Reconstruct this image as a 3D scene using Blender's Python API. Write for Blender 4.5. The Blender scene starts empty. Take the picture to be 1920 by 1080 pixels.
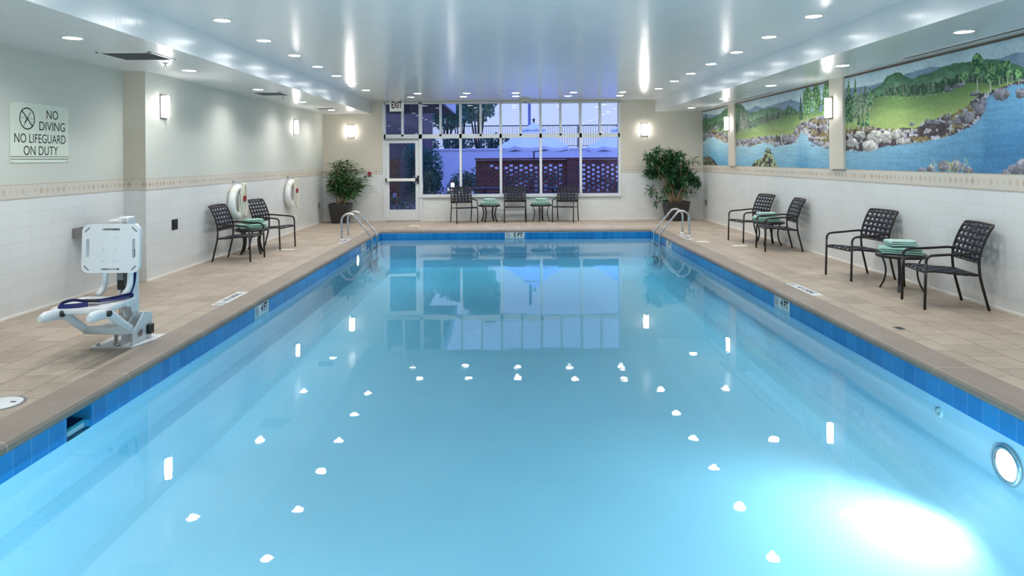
import bpy, bmesh, math, random
import numpy as np
from mathutils import Vector, Matrix
random.seed(7)
PI = math.pi
scene = bpy.context.scene
COL = scene.collection

# ------------------------------------------------------------------ camera
cam = bpy.data.cameras.new('camera')
camo = bpy.data.objects.new('camera', cam)
COL.objects.link(camo)
cam.sensor_width = 36.0
cam.lens = 24.0                     # 1280 px focal length on a 1920 px frame
cam.shift_x = 8 / 1920
cam.shift_y = -242 / 1920
cam.clip_end = 300
camo.matrix_world = Matrix.Translation((0, 0, 1.6)) @ Matrix.Rotation(PI / 2, 4, 'X') @ Matrix.Rotation(-0.007, 4, 'Z')
scene.camera = camo

# ------------------------------------------------------------------ colour management and render feel
scene.view_settings.view_transform = 'Standard'
scene.view_settings.look = 'None'
scene.view_settings.gamma = 1.0
scene.view_settings.use_curve_mapping = False
scene.view_settings.exposure = 0.1
cy = scene.cycles
cy.use_denoising = True
cy.caustics_reflective = False
cy.caustics_refractive = False
cy.sample_clamp_indirect = 8.0
cy.max_bounces = 8
cy.diffuse_bounces = 5
cy.glossy_bounces = 4
cy.transparent_max_bounces = 24
cy.blur_glossy = 0.5

# ------------------------------------------------------------------ sky (dusk)
SKY = 1.1
world = bpy.data.worlds.new('dusk_sky')
scene.world = world
world.use_nodes = True
wn, wl = world.node_tree.nodes, world.node_tree.links
wn.clear()
wo = wn.new('ShaderNodeOutputWorld')
wb = wn.new('ShaderNodeBackground')
wt = wn.new('ShaderNodeTexCoord')
ws = wn.new('ShaderNodeSeparateXYZ')
wr = wn.new('ShaderNodeValToRGB')
wr.color_ramp.elements[0].position = 0.0
wr.color_ramp.elements[0].color = (0.50, 0.60, 1.0, 1)
wr.color_ramp.elements[1].position = 0.75
wr.color_ramp.elements[1].color = (0.36, 0.62, 2.5, 1)
wr.color_ramp.elements.new(0.2).color = (0.50, 0.60, 1.0, 1)
wl.new(wt.outputs['Generated'], ws.inputs[0])
wl.new(ws.outputs['Z'], wr.inputs[0])
wl.new(wr.outputs[0], wb.inputs['Color'])
wb.inputs['Strength'].default_value = SKY
wl.new(wb.outputs[0], wo.inputs[0])

# lamp strengths (each lamp's own light is made in its builder)
SPOT_W = 60.0
LENS_E = 30.0
SCONCE_E = 36.0
POOL_LAMP_W = 290.0

# ------------------------------------------------------------------ room measures
CEIL, SOF = 3.11, 2.80
XL, XLR, XR, YB, YF = -4.81, -5.11, 5.09, 17.78, -3.0     # far left wall, recessed left wall, right wall, back, front
YSTEP = 9.07
SXL, SXR = -3.56, 3.85                                     # soffit edges
PX0, PX1, PY0, PY1 = -2.86, 3.19, 1.3, 15.3                # pool walls
WATER, BOTTOM = -0.16, -0.78
COPW = 0.29
WX0, WX1 = -3.22, 2.92                                     # window wall opening


# ------------------------------------------------------------------ node helpers
def srgb(r, g, b):
    f = lambda c: (c / 255 / 12.92) if c / 255 <= 0.04045 else ((c / 255 + 0.055) / 1.055) ** 2.4
    return (f(r), f(g), f(b), 1.0)


class NT:
    """small wrapper for building a node material"""
    def __init__(s, name):
        s.m = bpy.data.materials.new(name)
        s.m.use_nodes = True
        s.t = s.m.node_tree
        s.t.nodes.clear()
        s.out = s.n('ShaderNodeOutputMaterial')

    def n(s, typ, **kw):
        nd = s.t.nodes.new(typ)
        for k, v in kw.items():
            setattr(nd, k, v)
        return nd

    def l(s, a, b):
        s.t.links.new(a, b)

    def setin(s, sock, v):
        if isinstance(v, bpy.types.NodeSocket):
            s.l(v, sock)
        else:
            sock.default_value = v

    def math(s, op, a, b=0.0, c=0.0):
        nd = s.n('ShaderNodeMath', operation=op)
        s.setin(nd.inputs[0], a)
        s.setin(nd.inputs[1], b)
        s.setin(nd.inputs[2], c)
        return nd.outputs[0]

    def mix(s, f, a, b):
        nd = s.n('ShaderNodeMix', data_type='RGBA')
        s.setin(nd.inputs[0], f)
        s.setin(nd.inputs[6], a)
        s.setin(nd.inputs[7], b)
        return nd.outputs[2]

    def coord(s):
        tc = s.n('ShaderNodeTexCoord')
        return tc.outputs['Object']

    def xyz(s, v):
        sp = s.n('ShaderNodeSeparateXYZ')
        s.l(v, sp.inputs[0])
        return sp.outputs

    def comb(s, x, y, z):
        c = s.n('ShaderNodeCombineXYZ')
        for i, v in enumerate((x, y, z)):
            s.setin(c.inputs[i], v)
        return c.outputs[0]

    def scale(s, v, sc):
        mp = s.n('ShaderNodeMapping')
        s.l(v, mp.inputs[0])
        mp.inputs['Scale'].default_value = sc
        return mp.outputs[0]

    def noise(s, v, scale, detail=2.0, rough=0.5):
        nd = s.n('ShaderNodeTexNoise')
        if v is not None:
            s.l(v, nd.inputs['Vector'])
        nd.inputs['Scale'].default_value = scale
        nd.inputs['Detail'].default_value = detail
        nd.inputs['Roughness'].default_value = rough
        return nd.outputs

    def bump(s, h, strength, dist):
        b = s.n('ShaderNodeBump')
        s.l(h, b.inputs['Height'])
        b.inputs['Strength'].default_value = strength
        b.inputs['Distance'].default_value = dist
        return b.outputs[0]

    def pbr(s, color, rough=0.5, metal=0.0, spec=0.5, normal=None, alpha=None):
        p = s.n('ShaderNodeBsdfPrincipled')
        s.setin(p.inputs['Base Color'], color)
        s.setin(p.inputs['Roughness'], rough)
        s.setin(p.inputs['Metallic'], metal)
        p.inputs['Specular IOR Level'].default_value = spec
        if normal is not None:
            s.l(normal, p.inputs['Normal'])
        s.l(p.outputs[0], s.out.inputs[0])
        return p


def plain(name, col, rough=0.5, metal=0.0, spec=0.5, vary=0.06, scale=12.0, bump=0.0):
    t = NT(name)
    nz = t.noise(t.coord(), scale, 3)
    dark = tuple(c * (1 - vary) for c in col[:3]) + (1,)
    lite = tuple(min(1, c * (1 + vary)) for c in col[:3]) + (1,)
    c = t.mix(nz[0], dark, lite)
    nrm = t.bump(nz[0], bump, 0.01) if bump else None
    t.pbr(c, rough, metal, spec, nrm)
    return t.m


def emit(name, col, strength):
    t = NT(name)
    e = t.n('ShaderNodeEmission')
    e.inputs[0].default_value = col
    e.inputs[1].default_value = strength
    t.l(e.outputs[0], t.out.inputs[0])
    return t.m


def wall_material(name, axis, paint, split):
    """paint above `split`, square white wall tiles below"""
    t = NT(name)
    o = t.coord()
    x = t.xyz(o)
    br = t.n('ShaderNodeTexBrick')
    br.offset = 0.0
    t.l(t.comb(x[axis], x[2], 0.0), br.inputs['Vector'])
    br.inputs['Color1'].default_value = srgb(216, 217, 215)
    br.inputs['Color2'].default_value = srgb(221, 222, 221)
    br.inputs['Mortar'].default_value = srgb(200, 197, 192)
    br.inputs['Scale'].default_value = 1.0
    br.inputs['Mortar Size'].default_value = 0.0018
    br.inputs['Mortar Smooth'].default_value = 0.3
    br.inputs['Brick Width'].default_value = 0.305
    br.inputs['Row Height'].default_value = 0.1525
    nz = t.noise(o, 60, 2)
    pc = t.mix(nz[0], tuple(c * 0.97 for c in paint[:3]) + (1,), paint)
    up = t.math('GREATER_THAN', x[2], split)
    col = t.mix(up, br.outputs['Color'], pc)
    rough = t.math('MULTIPLY_ADD', up, 0.32, 0.28)
    hb = t.math('MULTIPLY', t.math('SUBTRACT', 1.0, br.outputs['Fac']), t.math('SUBTRACT', 1.0, up))
    t.pbr(col, rough, 0, 0.4, t.bump(hb, 0.25, 0.002))
    return t.m


def border_material(name, axis, z0, z1):
    t = NT(name)
    x = t.xyz(t.coord())
    u = t.math('DIVIDE', x[axis], 0.094)
    cell = t.math('FLOOR', u)
    fu = t.math('ABSOLUTE', t.math('SUBTRACT', t.math('FRACT', u), 0.5))
    v = t.math('DIVIDE', t.math('SUBTRACT', x[2], z0), z1 - z0)
    fv = t.math('ABSOLUTE', t.math('SUBTRACT', v, 0.5))
    d = t.math('ADD', t.math('MULTIPLY', fu, 2.0), t.math('MULTIPLY', fv, 2.9))
    dia = t.math('LESS_THAN', d, 0.86)
    line = t.math('COMPARE', d, 0.92, 0.06)
    rnd = t.n('ShaderNodeTexWhiteNoise', noise_dimensions='1D')
    t.l(cell, rnd.inputs['W'])
    dcol = t.mix(rnd.outputs[0], srgb(184, 166, 145), srgb(204, 194, 179))
    nz = t.noise(t.coord(), 40, 3)
    bg = t.mix(nz[0], srgb(194, 188, 176), srgb(212, 207, 197))
    c = t.mix(line, bg, srgb(216, 211, 202))
    c = t.mix(dia, c, dcol)
    edge = t.math('GREATER_THAN', fv, 0.435)
    seg = t.math('FRACT', t.math('DIVIDE', x[axis], 0.15))
    ec = t.mix(t.math('LESS_THAN', seg, 0.03), srgb(190, 174, 154), srgb(222, 216, 204))
    c = t.mix(edge, c, ec)
    t.pbr(c, 0.45, 0, 0.4)
    return t.m


# ------------------------------------------------------------------ mesh builder
class MB:
    def __init__(s):
        s.bm = bmesh.new()

    def _tail(s, n0, smooth):
        s.bm.faces.ensure_lookup_table()
        for f in s.bm.faces[n0:]:
            f.smooth = smooth

    def box(s, c, size, bev=0.0, rot=None, seg=2):
        n0 = len(s.bm.faces)
        M = Matrix.Translation(c)
        if rot is not None:
            M = M @ rot.to_4x4()
        tmp = bmesh.new()
        bmesh.ops.create_cube(tmp, size=1.0, matrix=Matrix.Diagonal((size[0], size[1], size[2], 1)))
        if bev > 0:
            bmesh.ops.bevel(tmp, geom=list(tmp.edges), offset=bev, segments=seg, profile=0.5, affect='EDGES')
        bmesh.ops.transform(tmp, matrix=M, verts=list(tmp.verts))
        s.join(tmp)
        s._tail(n0, False)
        return s

    def join(s, tmp):
        tmp.verts.index_update()
        vs = [s.bm.verts.new(v.co) for v in tmp.verts]
        for f in tmp.faces:
            try:
                nf = s.bm.faces.new([vs[v.index] for v in f.verts])
                nf.smooth = f.smooth
            except ValueError:
                pass
        tmp.free()

    def box2(s, a, b, bev=0.0):
        c = [(a[i] + b[i]) / 2 for i in range(3)]
        return s.box(c, [abs(b[i] - a[i]) for i in range(3)], bev)

    def ring_strip(s, rings, closed=False, caps=True, smooth=True):
        bm = s.bm
        rv = [[bm.verts.new(p) for p in r] for r in rings]
        n = len(rv[0])
        m = len(rv)
        for i in range(m if closed else m - 1):
            a, b = rv[i], rv[(i + 1) % m]
            for j in range(n):
                f = bm.faces.new((a[j], a[(j + 1) % n], b[(j + 1) % n], b[j]))
                f.smooth = smooth
        if caps and not closed:
            bm.faces.new(list(reversed(rv[0])))
            bm.faces.new(rv[-1])
        return s

    def sweep(s, pts, section, closed=False, up=None, smooth=True, caps=True, radii=None):
        """sweep a 2-D section (list of (a, b)) along pts"""
        P = [Vector(p) for p in pts]
        n = len(P)
        T = []
        for i in range(n):
            if closed:
                d = P[(i + 1) % n] - P[i - 1]
            else:
                d = P[min(i + 1, n - 1)] - P[max(i - 1, 0)]
            T.append(d.normalized())
        if up is None:
            up = Vector((0, 0, 1)) if abs(T[0].z) < 0.9 else Vector((1, 0, 0))
        N = (Vector(up) - T[0] * Vector(up).dot(T[0])).normalized()
        rings = []
        for i in range(n):
            N = (N - T[i] * N.dot(T[i]))
            if N.length < 1e-6:
                N = T[i].orthogonal()
            N.normalize()
            B = T[i].cross(N)
            k = radii[i] if radii else 1.0
            rings.append([P[i] + N * (a * k) + B * (b * k) for a, b in section])
        return s.ring_strip(rings, closed, caps, smooth)

    def tube(s, pts, r, seg=10, closed=False, radii=None, caps=True):
        sec = [(r * math.cos(2 * PI * k / seg), r * math.sin(2 * PI * k / seg)) for k in range(seg)]
        return s.sweep(pts, sec, closed, radii=radii, caps=caps)

    def lathe(s, prof, seg=24, c=(0, 0, 0), M=None, caps=True, smooth=True):
        rings = []
        for r, z in prof:
            ring = []
            for k in range(seg):
                a = 2 * PI * k / seg
                p = Vector((r * math.cos(a), r * math.sin(a), z))
                if M is not None:
                    p = M @ p
                ring.append(p + Vector(c))
            rings.append(ring)
        return s.ring_strip(rings, False, caps, smooth)

    def poly(s, pts, thick=None):
        """planar polygon, optionally extruded by the vector thick"""
        bm = s.bm
        a = [bm.verts.new(p) for p in pts]
        if thick is None:
            bm.faces.new(a)
            return s
        t = Vector(thick)
        b = [bm.verts.new(Vector(p) + t) for p in pts]
        bm.faces.new(list(reversed(a)))
        bm.faces.new(b)
        n = len(a)
        for i in range(n):
            bm.faces.new((a[i], a[(i + 1) % n], b[(i + 1) % n], b[i]))
        return s

    def build(s, name, mat, parent=None, loc=None, normals=True):
        if normals:
            bmesh.ops.recalc_face_normals(s.bm, faces=list(s.bm.faces))
        me = bpy.data.meshes.new(name)
        s.bm.to_mesh(me)
        s.bm.free()
        if mat is not None:
            me.materials.append(mat)
        o = bpy.data.objects.new(name, me)
        COL.objects.link(o)
        if parent is not None:
            o.parent = parent
        if loc is not None:
            o.location = loc
        return o


def tag(o, label, cat, group=None, kind=None):
    o['label'] = label
    o['category'] = cat
    if group:
        o['group'] = group
    if kind:
        o['kind'] = kind
    return o


def thing(name, label, cat, loc=(0, 0, 0), rotz=0.0, group=None):
    o = bpy.data.objects.new(name, None)
    o.empty_display_size = 0.1
    COL.objects.link(o)
    o.location = loc
    o.rotation_euler = (0, 0, rotz)
    return tag(o, label, cat, group)


def struct(o):
    o['kind'] = 'structure'
    return o


def copy_tree(o, parent=None):
    c = o.copy()
    COL.objects.link(c)
    if parent is not None:
        c.parent = parent
    for ch in list(o.children):
        copy_tree(ch, c)
    return c


def arc(c, r, a0, a1, n, plane='yz', x=0.0):
    out = []
    for i in range(n + 1):
        a = a0 + (a1 - a0) * i / n
        p, q = c[0] + r * math.cos(a), c[1] + r * math.sin(a)
        out.append((x, p, q) if plane == 'yz' else ((p, x, q) if plane == 'xz' else (p, q, x)))
    return out


def smooth_path(pts, n=6):
    """Catmull-Rom through pts"""
    P = [Vector(p) for p in pts]
    P = [P[0] * 2 - P[1]] + P + [P[-1] * 2 - P[-2]]
    out = []
    for i in range(1, len(P) - 2):
        for k in range(n):
            t = k / n
            a, b, c, d = P[i - 1], P[i], P[i + 1], P[i + 2]
            out.append(0.5 * ((2 * b) + (c - a) * t + (2 * a - 5 * b + 4 * c - d) * t * t + (3 * b - a - 3 * c + d) * t ** 3))
    out.append(P[-2])
    return out


def text_mesh(txt, size, sx=1.0, weight=0.0, align='CENTER'):
    cu = bpy.data.curves.new('lettering', 'FONT')
    cu.body = txt
    cu.size = size
    cu.align_x = align
    cu.align_y = 'CENTER'
    cu.offset = weight
    cu.extrude = 0.0004
    cu.resolution_u = 4
    ob = bpy.data.objects.new('lettering', cu)
    COL.objects.link(ob)
    dg = bpy.context.evaluated_depsgraph_get()
    me = bpy.data.meshes.new_from_object(ob.evaluated_get(dg))
    bpy.data.objects.remove(ob)
    for v in me.vertices:
        v.co.x *= sx
    return me


def add_text(mb, txt, size, M, sx=1.0, weight=0.0, align='CENTER'):
    me = text_mesh(txt, size, sx, weight, align)
    tmp = bmesh.new()
    tmp.from_mesh(me)
    bmesh.ops.transform(tmp, matrix=M, verts=list(tmp.verts))
    mb.join(tmp)
    bpy.data.meshes.remove(me)


def frame_matrix(origin, right, up):
    r, u = Vector(right).normalized(), Vector(up).normalized()
    n = r.cross(u)
    return Matrix(((r.x, u.x, n.x, origin[0]), (r.y, u.y, n.y, origin[1]), (r.z, u.z, n.z, origin[2]), (0, 0, 0, 1)))


def no_diving_symbol(mb, M, r, w):
    """ring, slash and a small diving figure, drawn in the plane of M"""
    def ring(r0, r1):
        n = 28
        vs = []
        for k in range(n):
            a = 2 * PI * k / n
            vs.append((mb.bm.verts.new(M @ Vector((r0 * math.cos(a), r0 * math.sin(a), 0.0006))),
                       mb.bm.verts.new(M @ Vector((r1 * math.cos(a), r1 * math.sin(a), 0.0006)))))
        for k in range(n):
            a, b = vs[k], vs[(k + 1) % n]
            mb.bm.faces.new((a[0], a[1], b[1], b[0]))

    def bar(p, q, w):
        p, q = Vector(p), Vector(q)
        d = (q - p).normalized()
        m = Vector((-d.y, d.x)) * w / 2
        mb.bm.faces.new([mb.bm.verts.new(M @ Vector((v.x, v.y, 0.0006))) for v in (p - m, q - m, q + m, p + m)])
    ring(r - w, r)
    k = r * 0.72
    bar((-k, k), (k, -k), w * 1.05)
    bar((-0.95 * r, 0.08 * r), (0.95 * r, -0.02 * r), w * 0.3)
    bar((r * 0.45, r * 0.62), (-0.25 * r, -0.35 * r), w * 0.6)
    bar((-0.05 * r, -0.05 * r), (-0.3 * r, -0.42 * r), w * 1.2)
    bar((-0.25 * r, -0.35 * r), (-0.45 * r, -0.7 * r), w * 0.5)


ORD = ['nearest', 'second', 'third', 'fourth', 'fifth', 'sixth', 'seventh', 'eighth']
# ------------------------------------------------------------------ materials
PAINT_L = srgb(201, 203, 194)
M_wall_side = wall_material('painted_wall_over_white_tile', 1, PAINT_L, 1.30)
M_wall_back = wall_material('painted_back_wall_over_white_tile', 0, srgb(208, 199, 184), 1.30)
M_border_y = border_material('diamond_border_side', 1, 1.215, 1.37)
M_border_r = border_material('diamond_border_mural_side', 1, 1.235, 1.41)
M_border_x = border_material('diamond_border_back', 0, 1.215, 1.37)


def ceiling_material():
    t = NT('semi_gloss_ceiling_paint')
    o = t.coord()
    a = t.noise(t.scale(o, (0.7, 9.0, 1.0)), 2.2, 3)
    b = t.noise(o, 3.0, 2)
    c = t.mix(b[0], srgb(222, 225, 226), srgb(229, 231, 232))
    h = t.math('ADD', a[0], t.math('MULTIPLY', b[0], 0.4))
    t.pbr(c, 0.2, 0, 0.5, t.bump(h, 0.25, 0.012))
    return t.m


M_ceiling = ceiling_material()


def deck_material():
    t = NT('beige_deck_tile')
    o = t.coord()
    x = t.xyz(o)
    br = t.n('ShaderNodeTexBrick')
    br.offset = 0.5
    br.offset_frequency = 2
    t.l(t.comb(x[1], x[0], 0.0), br.inputs['Vector'])
    br.inputs['Color1'].default_value = (0, 0, 0, 1)
    br.inputs['Color2'].default_value = (1, 1, 1, 1)
    br.inputs['Mortar'].default_value = (0.5, 0.5, 0.5, 1)
    br.inputs['Scale'].default_value = 1.0
    br.inputs['Mortar Size'].default_value = 0.0032
    br.inputs['Mortar Smooth'].default_value = 0.1
    br.inputs['Brick Width'].default_value = 0.33
    br.inputs['Row Height'].default_value = 0.305
    n1 = t.noise(o, 2.2, 4, 0.6)
    n2 = t.noise(t.scale(o, (5, 1.2, 1)), 5, 4, 0.65)
    f = t.math('ADD', t.math('MULTIPLY', br.outputs['Color'], 0.20), t.math('MULTIPLY', n1[0], 0.50))
    f = t.math('ADD', f, t.math('MULTIPLY', n2[0], 0.38))
    rp = t.n('ShaderNodeValToRGB')
    rp.color_ramp.elements[0].position = 0.25
    rp.color_ramp.elements[0].color = srgb(140, 125, 112)
    rp.color_ramp.elements[1].position = 0.85
    rp.color_ramp.elements[1].color = srgb(186, 172, 155)
    t.l(f, rp.inputs[0])
    c = t.mix(br.outputs['Fac'], rp.outputs[0], srgb(98, 86, 76))
    hh = t.math('SUBTRACT', t.math('MULTIPLY', n2[0], 0.25), br.outputs['Fac'])
    t.pbr(c, 0.5, 0, 0.4, t.bump(hh, 0.4, 0.003))
    return t.m


M_deck = deck_material()


def coping_material():
    t = NT('taupe_cast_coping')
    o = t.coord()
    x = t.xyz(o)
    n1 = t.noise(o, 1.6, 5, 0.65)
    n2 = t.noise(o, 25, 3)
    f = t.math('ADD', t.math('MULTIPLY', n1[0], 0.75), t.math('MULTIPLY', n2[0], 0.25))
    c = t.mix(f, srgb(112, 100, 92), srgb(160, 148, 136))
    jy = t.math('LESS_THAN', t.math('FRACT', t.math('DIVIDE', t.math('ADD', x[1], 1.13), 1.25)), 0.0055)
    side = t.math('GREATER_THAN', t.math('ABSOLUTE', t.math('SUBTRACT', x[0], 0.165)), 3.0)
    jx = t.math('LESS_THAN', t.math('FRACT', t.math('DIVIDE', x[0], 0.96)), 0.006)
    j = t.math('ADD', t.math('MULTIPLY', jy, side), t.math('MULTIPLY', jx, t.math('SUBTRACT', 1.0, side)))
    c = t.mix(j, c, srgb(176, 166, 152))
    t.pbr(c, 0.55, 0, 0.35, t.bump(n2[0], 0.1, 0.003))
    return t.m


M_coping = coping_material()


def tileband_material():
    t = NT('blue_waterline_tile')
    o = t.coord()
    x = t.xyz(o)
    s = t.math('ADD', x[0], x[1])
    u = t.math('DIVIDE', s, 0.1525)
    j = t.math('LESS_THAN', t.math('FRACT', u), 0.018)
    rnd = t.n('ShaderNodeTexWhiteNoise', noise_dimensions='1D')
    t.l(t.math('FLOOR', u), rnd.inputs['W'])
    c = t.mix(rnd.outputs[0], (0.012, 0.20, 0.52, 1), (0.02, 0.27, 0.62, 1))
    c = t.mix(j, c, srgb(120, 180, 214))
    t.pbr(c, 0.15, 0, 0.5)
    return t.m


M_blue_tile = tileband_material()
M_plaster = plain('pale_pool_plaster', (0.82, 0.88, 0.95, 1), 0.7, 0, 0.2, 0.03, 1.5)


def water_material():
    t = NT('pool_water')
    o = t.coord()
    n1 = t.noise(o, 1.1, 2, 0.5)
    n2 = t.noise(t.scale(o, (1, 1.6, 1)), 5.5, 2, 0.5)
    h = t.math('ADD', n1[0], t.math('MULTIPLY', n2[0], 0.12))
    nrm = t.bump(h, 0.2, 0.010)
    fr = t.n('ShaderNodeFresnel')
    fr.inputs['IOR'].default_value = 1.333
    t.l(nrm, fr.inputs['Normal'])
    gl = t.n('ShaderNodeBsdfGlossy')
    gl.inputs['Roughness'].default_value = 0.015
    t.l(nrm, gl.inputs['Normal'])
    tr = t.n('ShaderNodeBsdfTransparent')
    mx = t.n('ShaderNodeMixShader')
    t.l(fr.outputs[0], mx.inputs[0])
    t.l(tr.outputs[0], mx.inputs[1])
    t.l(gl.outputs[0], mx.inputs[2])
    t.l(mx.outputs[0], t.out.inputs[0])
    va = t.n('ShaderNodeVolumeAbsorption')
    # absorption = density * (1 - color)
    va.inputs['Color'].default_value = (0.05, 0.775, 0.94, 1)
    va.inputs['Density'].default_value = 0.44
    t.l(va.outputs[0], t.out.inputs['Volume'])
    return t.m


M_water = water_material()


def glass_material(name, ior=1.5, tint=(0.97, 0.985, 1.0, 1)):
    t = NT(name)
    fr = t.n('ShaderNodeFresnel')
    fr.inputs['IOR'].default_value = ior
    gl = t.n('ShaderNodeBsdfGlossy')
    gl.inputs['Roughness'].default_value = 0.0
    tr = t.n('ShaderNodeBsdfTransparent')
    tr.inputs[0].default_value = tint
    mx = t.n('ShaderNodeMixShader')
    t.l(fr.outputs[0], mx.inputs[0])
    t.l(tr.outputs[0], mx.inputs[1])
    t.l(gl.outputs[0], mx.inputs[2])
    t.l(mx.outputs[0], t.out.inputs[0])
    return t.m


M_glass = glass_material('window_glass')
M_alu = plain('white_painted_aluminium', srgb(214, 216, 218), 0.35, 0, 0.5, 0.02)
M_white = plain('white_trim', srgb(232, 230, 224), 0.4, 0, 0.5, 0.02)
M_caulk = plain('white_cove_base', srgb(236, 232, 224), 0.35, 0, 0.5, 0.02)
M_bronze = plain('dark_bronze_powder_coat', (0.016, 0.013, 0.012, 1), 0.35, 0.2, 0.5, 0.1, 40)
M_strap = plain('navy_vinyl_strap', (0.016, 0.016, 0.028, 1), 0.55, 0, 0.3, 0.15, 30)
M_chrome = plain('brushed_stainless', (0.62, 0.63, 0.64, 1), 0.22, 1.0, 0.5, 0.05, 60)
M_steel = plain('satin_steel', (0.30, 0.28, 0.27, 1), 0.35, 1.0, 0.5, 0.08, 25)
M_black = plain('black_plastic', (0.012, 0.012, 0.013, 1), 0.4, 0, 0.5, 0.1)
M_ink = plain('black_lettering', (0.010, 0.010, 0.012, 1), 0.6, 0, 0.2, 0.02)
M_sign = plain('pale_green_sign_face', srgb(212, 219, 203), 0.4, 0, 0.4, 0.01, 3)
M_liftw = plain('white_lift_plastic', srgb(214, 217, 220), 0.35, 0, 0.5, 0.03, 6)
M_belt = plain('navy_webbing', (0.012, 0.016, 0.11, 1), 0.6, 0, 0.3, 0.2, 60)
M_pot = plain('charcoal_planter', (0.026, 0.025, 0.026, 1), 0.4, 0, 0.5, 0.12, 10)
M_soil = plain('dark_soil', (0.03, 0.02, 0.014, 1), 0.9, 0, 0.1, 0.4, 50, 0.5)
M_cane = plain('tan_plant_cane', srgb(150, 122, 92), 0.7, 0, 0.2, 0.25, 30, 0.3)
M_leaf = plain('dark_green_leaf', (0.052, 0.155, 0.046, 1), 0.35, 0, 0.5, 0.5, 9)
M_leaf2 = plain('deep_green_leaf', (0.026, 0.105, 0.036, 1), 0.38, 0, 0.5, 0.5, 9)
M_ringw = plain('white_ring_vinyl', srgb(236, 236, 234), 0.4, 0, 0.4, 0.02)
M_rope = plain('cream_rope', srgb(232, 228, 214), 0.8, 0, 0.2, 0.08, 90)
M_red = plain('red_tag', srgb(140, 30, 42), 0.5, 0, 0.4, 0.05)
M_grill = plain('grey_vent_metal', srgb(120, 124, 128), 0.45, 0.3, 0.5, 0.04)
M_dark = plain('dark_recess', (0.02, 0.02, 0.023, 1), 0.8, 0, 0.2, 0.05)
M_markw = plain('white_marker_tile', srgb(222, 224, 224), 0.3, 0, 0.5, 0.02)
M_markgrey = plain('blue_grey_marker_print', srgb(88, 92, 112), 0.5, 0, 0.3, 0.1)
M_trim_brown = plain('brown_mural_moulding', srgb(106, 88, 74), 0.5, 0, 0.4, 0.2, 30)
M_lens = emit('downlight_lens_glow', (1.0, 0.985, 0.97, 1), LENS_E)
M_sconce = emit('sconce_diffuser_glow', (1.0, 0.965, 0.92, 1), SCONCE_E)
M_poollens = emit('pool_lamp_glow', (0.97, 0.98, 1.0, 1), 14.0)


def towel_material(name, col):
    t = NT(name)
    o = t.coord()
    n1 = t.noise(o, 220, 2)
    n2 = t.noise(o, 14, 2)
    c = t.mix(n2[0], tuple(v * 0.86 for v in col[:3]) + (1,), col)
    t.pbr(c, 0.95, 0, 0.1, t.bump(n1[0], 0.6, 0.004))
    return t.m


M_towel = towel_material('mint_terry', srgb(154, 192, 180))
M_towel2 = towel_material('pale_mint_terry', srgb(186, 214, 207))

# ================================================================== SETTING
# deck floor: a ring round the pool basin
b = MB()
ox0, ox1, oy0, oy1 = PX0 - 0.05, PX1 + 0.05, PY0 - 0.05, PY1 + 0.05
bm = b.bm
O = [bm.verts.new(p) for p in ((XLR - .3, YF, 0), (XR + .3, YF, 0), (XR + .3, YB + .3, 0), (XLR - .3, YB + .3, 0))]
I = [bm.verts.new(p) for p in ((ox0, oy0, 0), (ox1, oy0, 0), (ox1, oy1, 0), (ox0, oy1, 0))]
for k in range(4):
    bm.faces.new((O[k], O[(k + 1) % 4], I[(k + 1) % 4], I[k]))
floor = struct(b.build('floor', M_deck))

# coping: bullnose ring swept around the pool (mitred corners)
prof = [(COPW, 0.0), (COPW, 0.012), (0.03, 0.014), (0.006, 0.006), (-0.009, -0.012), (-0.013, -0.030), (-0.010, -0.046), (0.02, -0.05), (COPW, -0.05)]
b = MB()
rings = []
for cx, cy_, sx, sy in ((PX0, PY0, -1, -1), (PX1, PY0, 1, -1), (PX1, PY1, 1, 1), (PX0, PY1, -1, 1)):
    rings.append([(cx + sx * a, cy_ + sy * a, z) for a, z in prof])
b.ring_strip(rings, closed=True, smooth=False)
cop = struct(b.build('trim_1', M_coping))
cop['label'] = 'taupe bullnose coping around the pool'

# pool basin: walls, rounded cove, floor
prof = [(0.0, -0.05), (0.0, -0.40)]
for k in range(7):
    a = PI / 2 * k / 6
    prof.append((0.38 - 0.38 * math.cos(a), BOTTOM + 0.38 - 0.38 * math.sin(a)))
b = MB()
cor = ((PX0, PY0, 1, 1), (PX1, PY0, -1, 1), (PX1, PY1, -1, -1), (PX0, PY1, 1, -1))
rv = [[b.bm.verts.new((cx + sx * a, cy_ + sy * a, z)) for a, z in prof] for cx, cy_, sx, sy in cor]
for i in range(4):
    for j in range(len(prof) - 1):
        p, q = rv[i], rv[(i + 1) % 4]
        if i == 3 and j == 0:       # left wall: leave the skimmer mouth open
            V = lambda y, z: b.bm.verts.new((PX0, y, z))
            s0, s1, s2, s3 = V(4.66, -.05), V(4.40, -.05), V(4.40, -.205), V(4.66, -.205)
            b.bm.faces.new((p[0], p[1], s3, s0))
            b.bm.faces.new((p[1], q[1], s2, s3))
            b.bm.faces.new((q[1], q[0], s1, s2))
            continue
        f = b.bm.faces.new((p[j], p[j + 1], q[j + 1], q[j]))
        f.smooth = False
b.bm.faces.new([r[-1] for r in rv])
basin = struct(b.build('floor_pool_basin', M_plaster))
basin['label'] = 'pale plaster pool basin'

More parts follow.
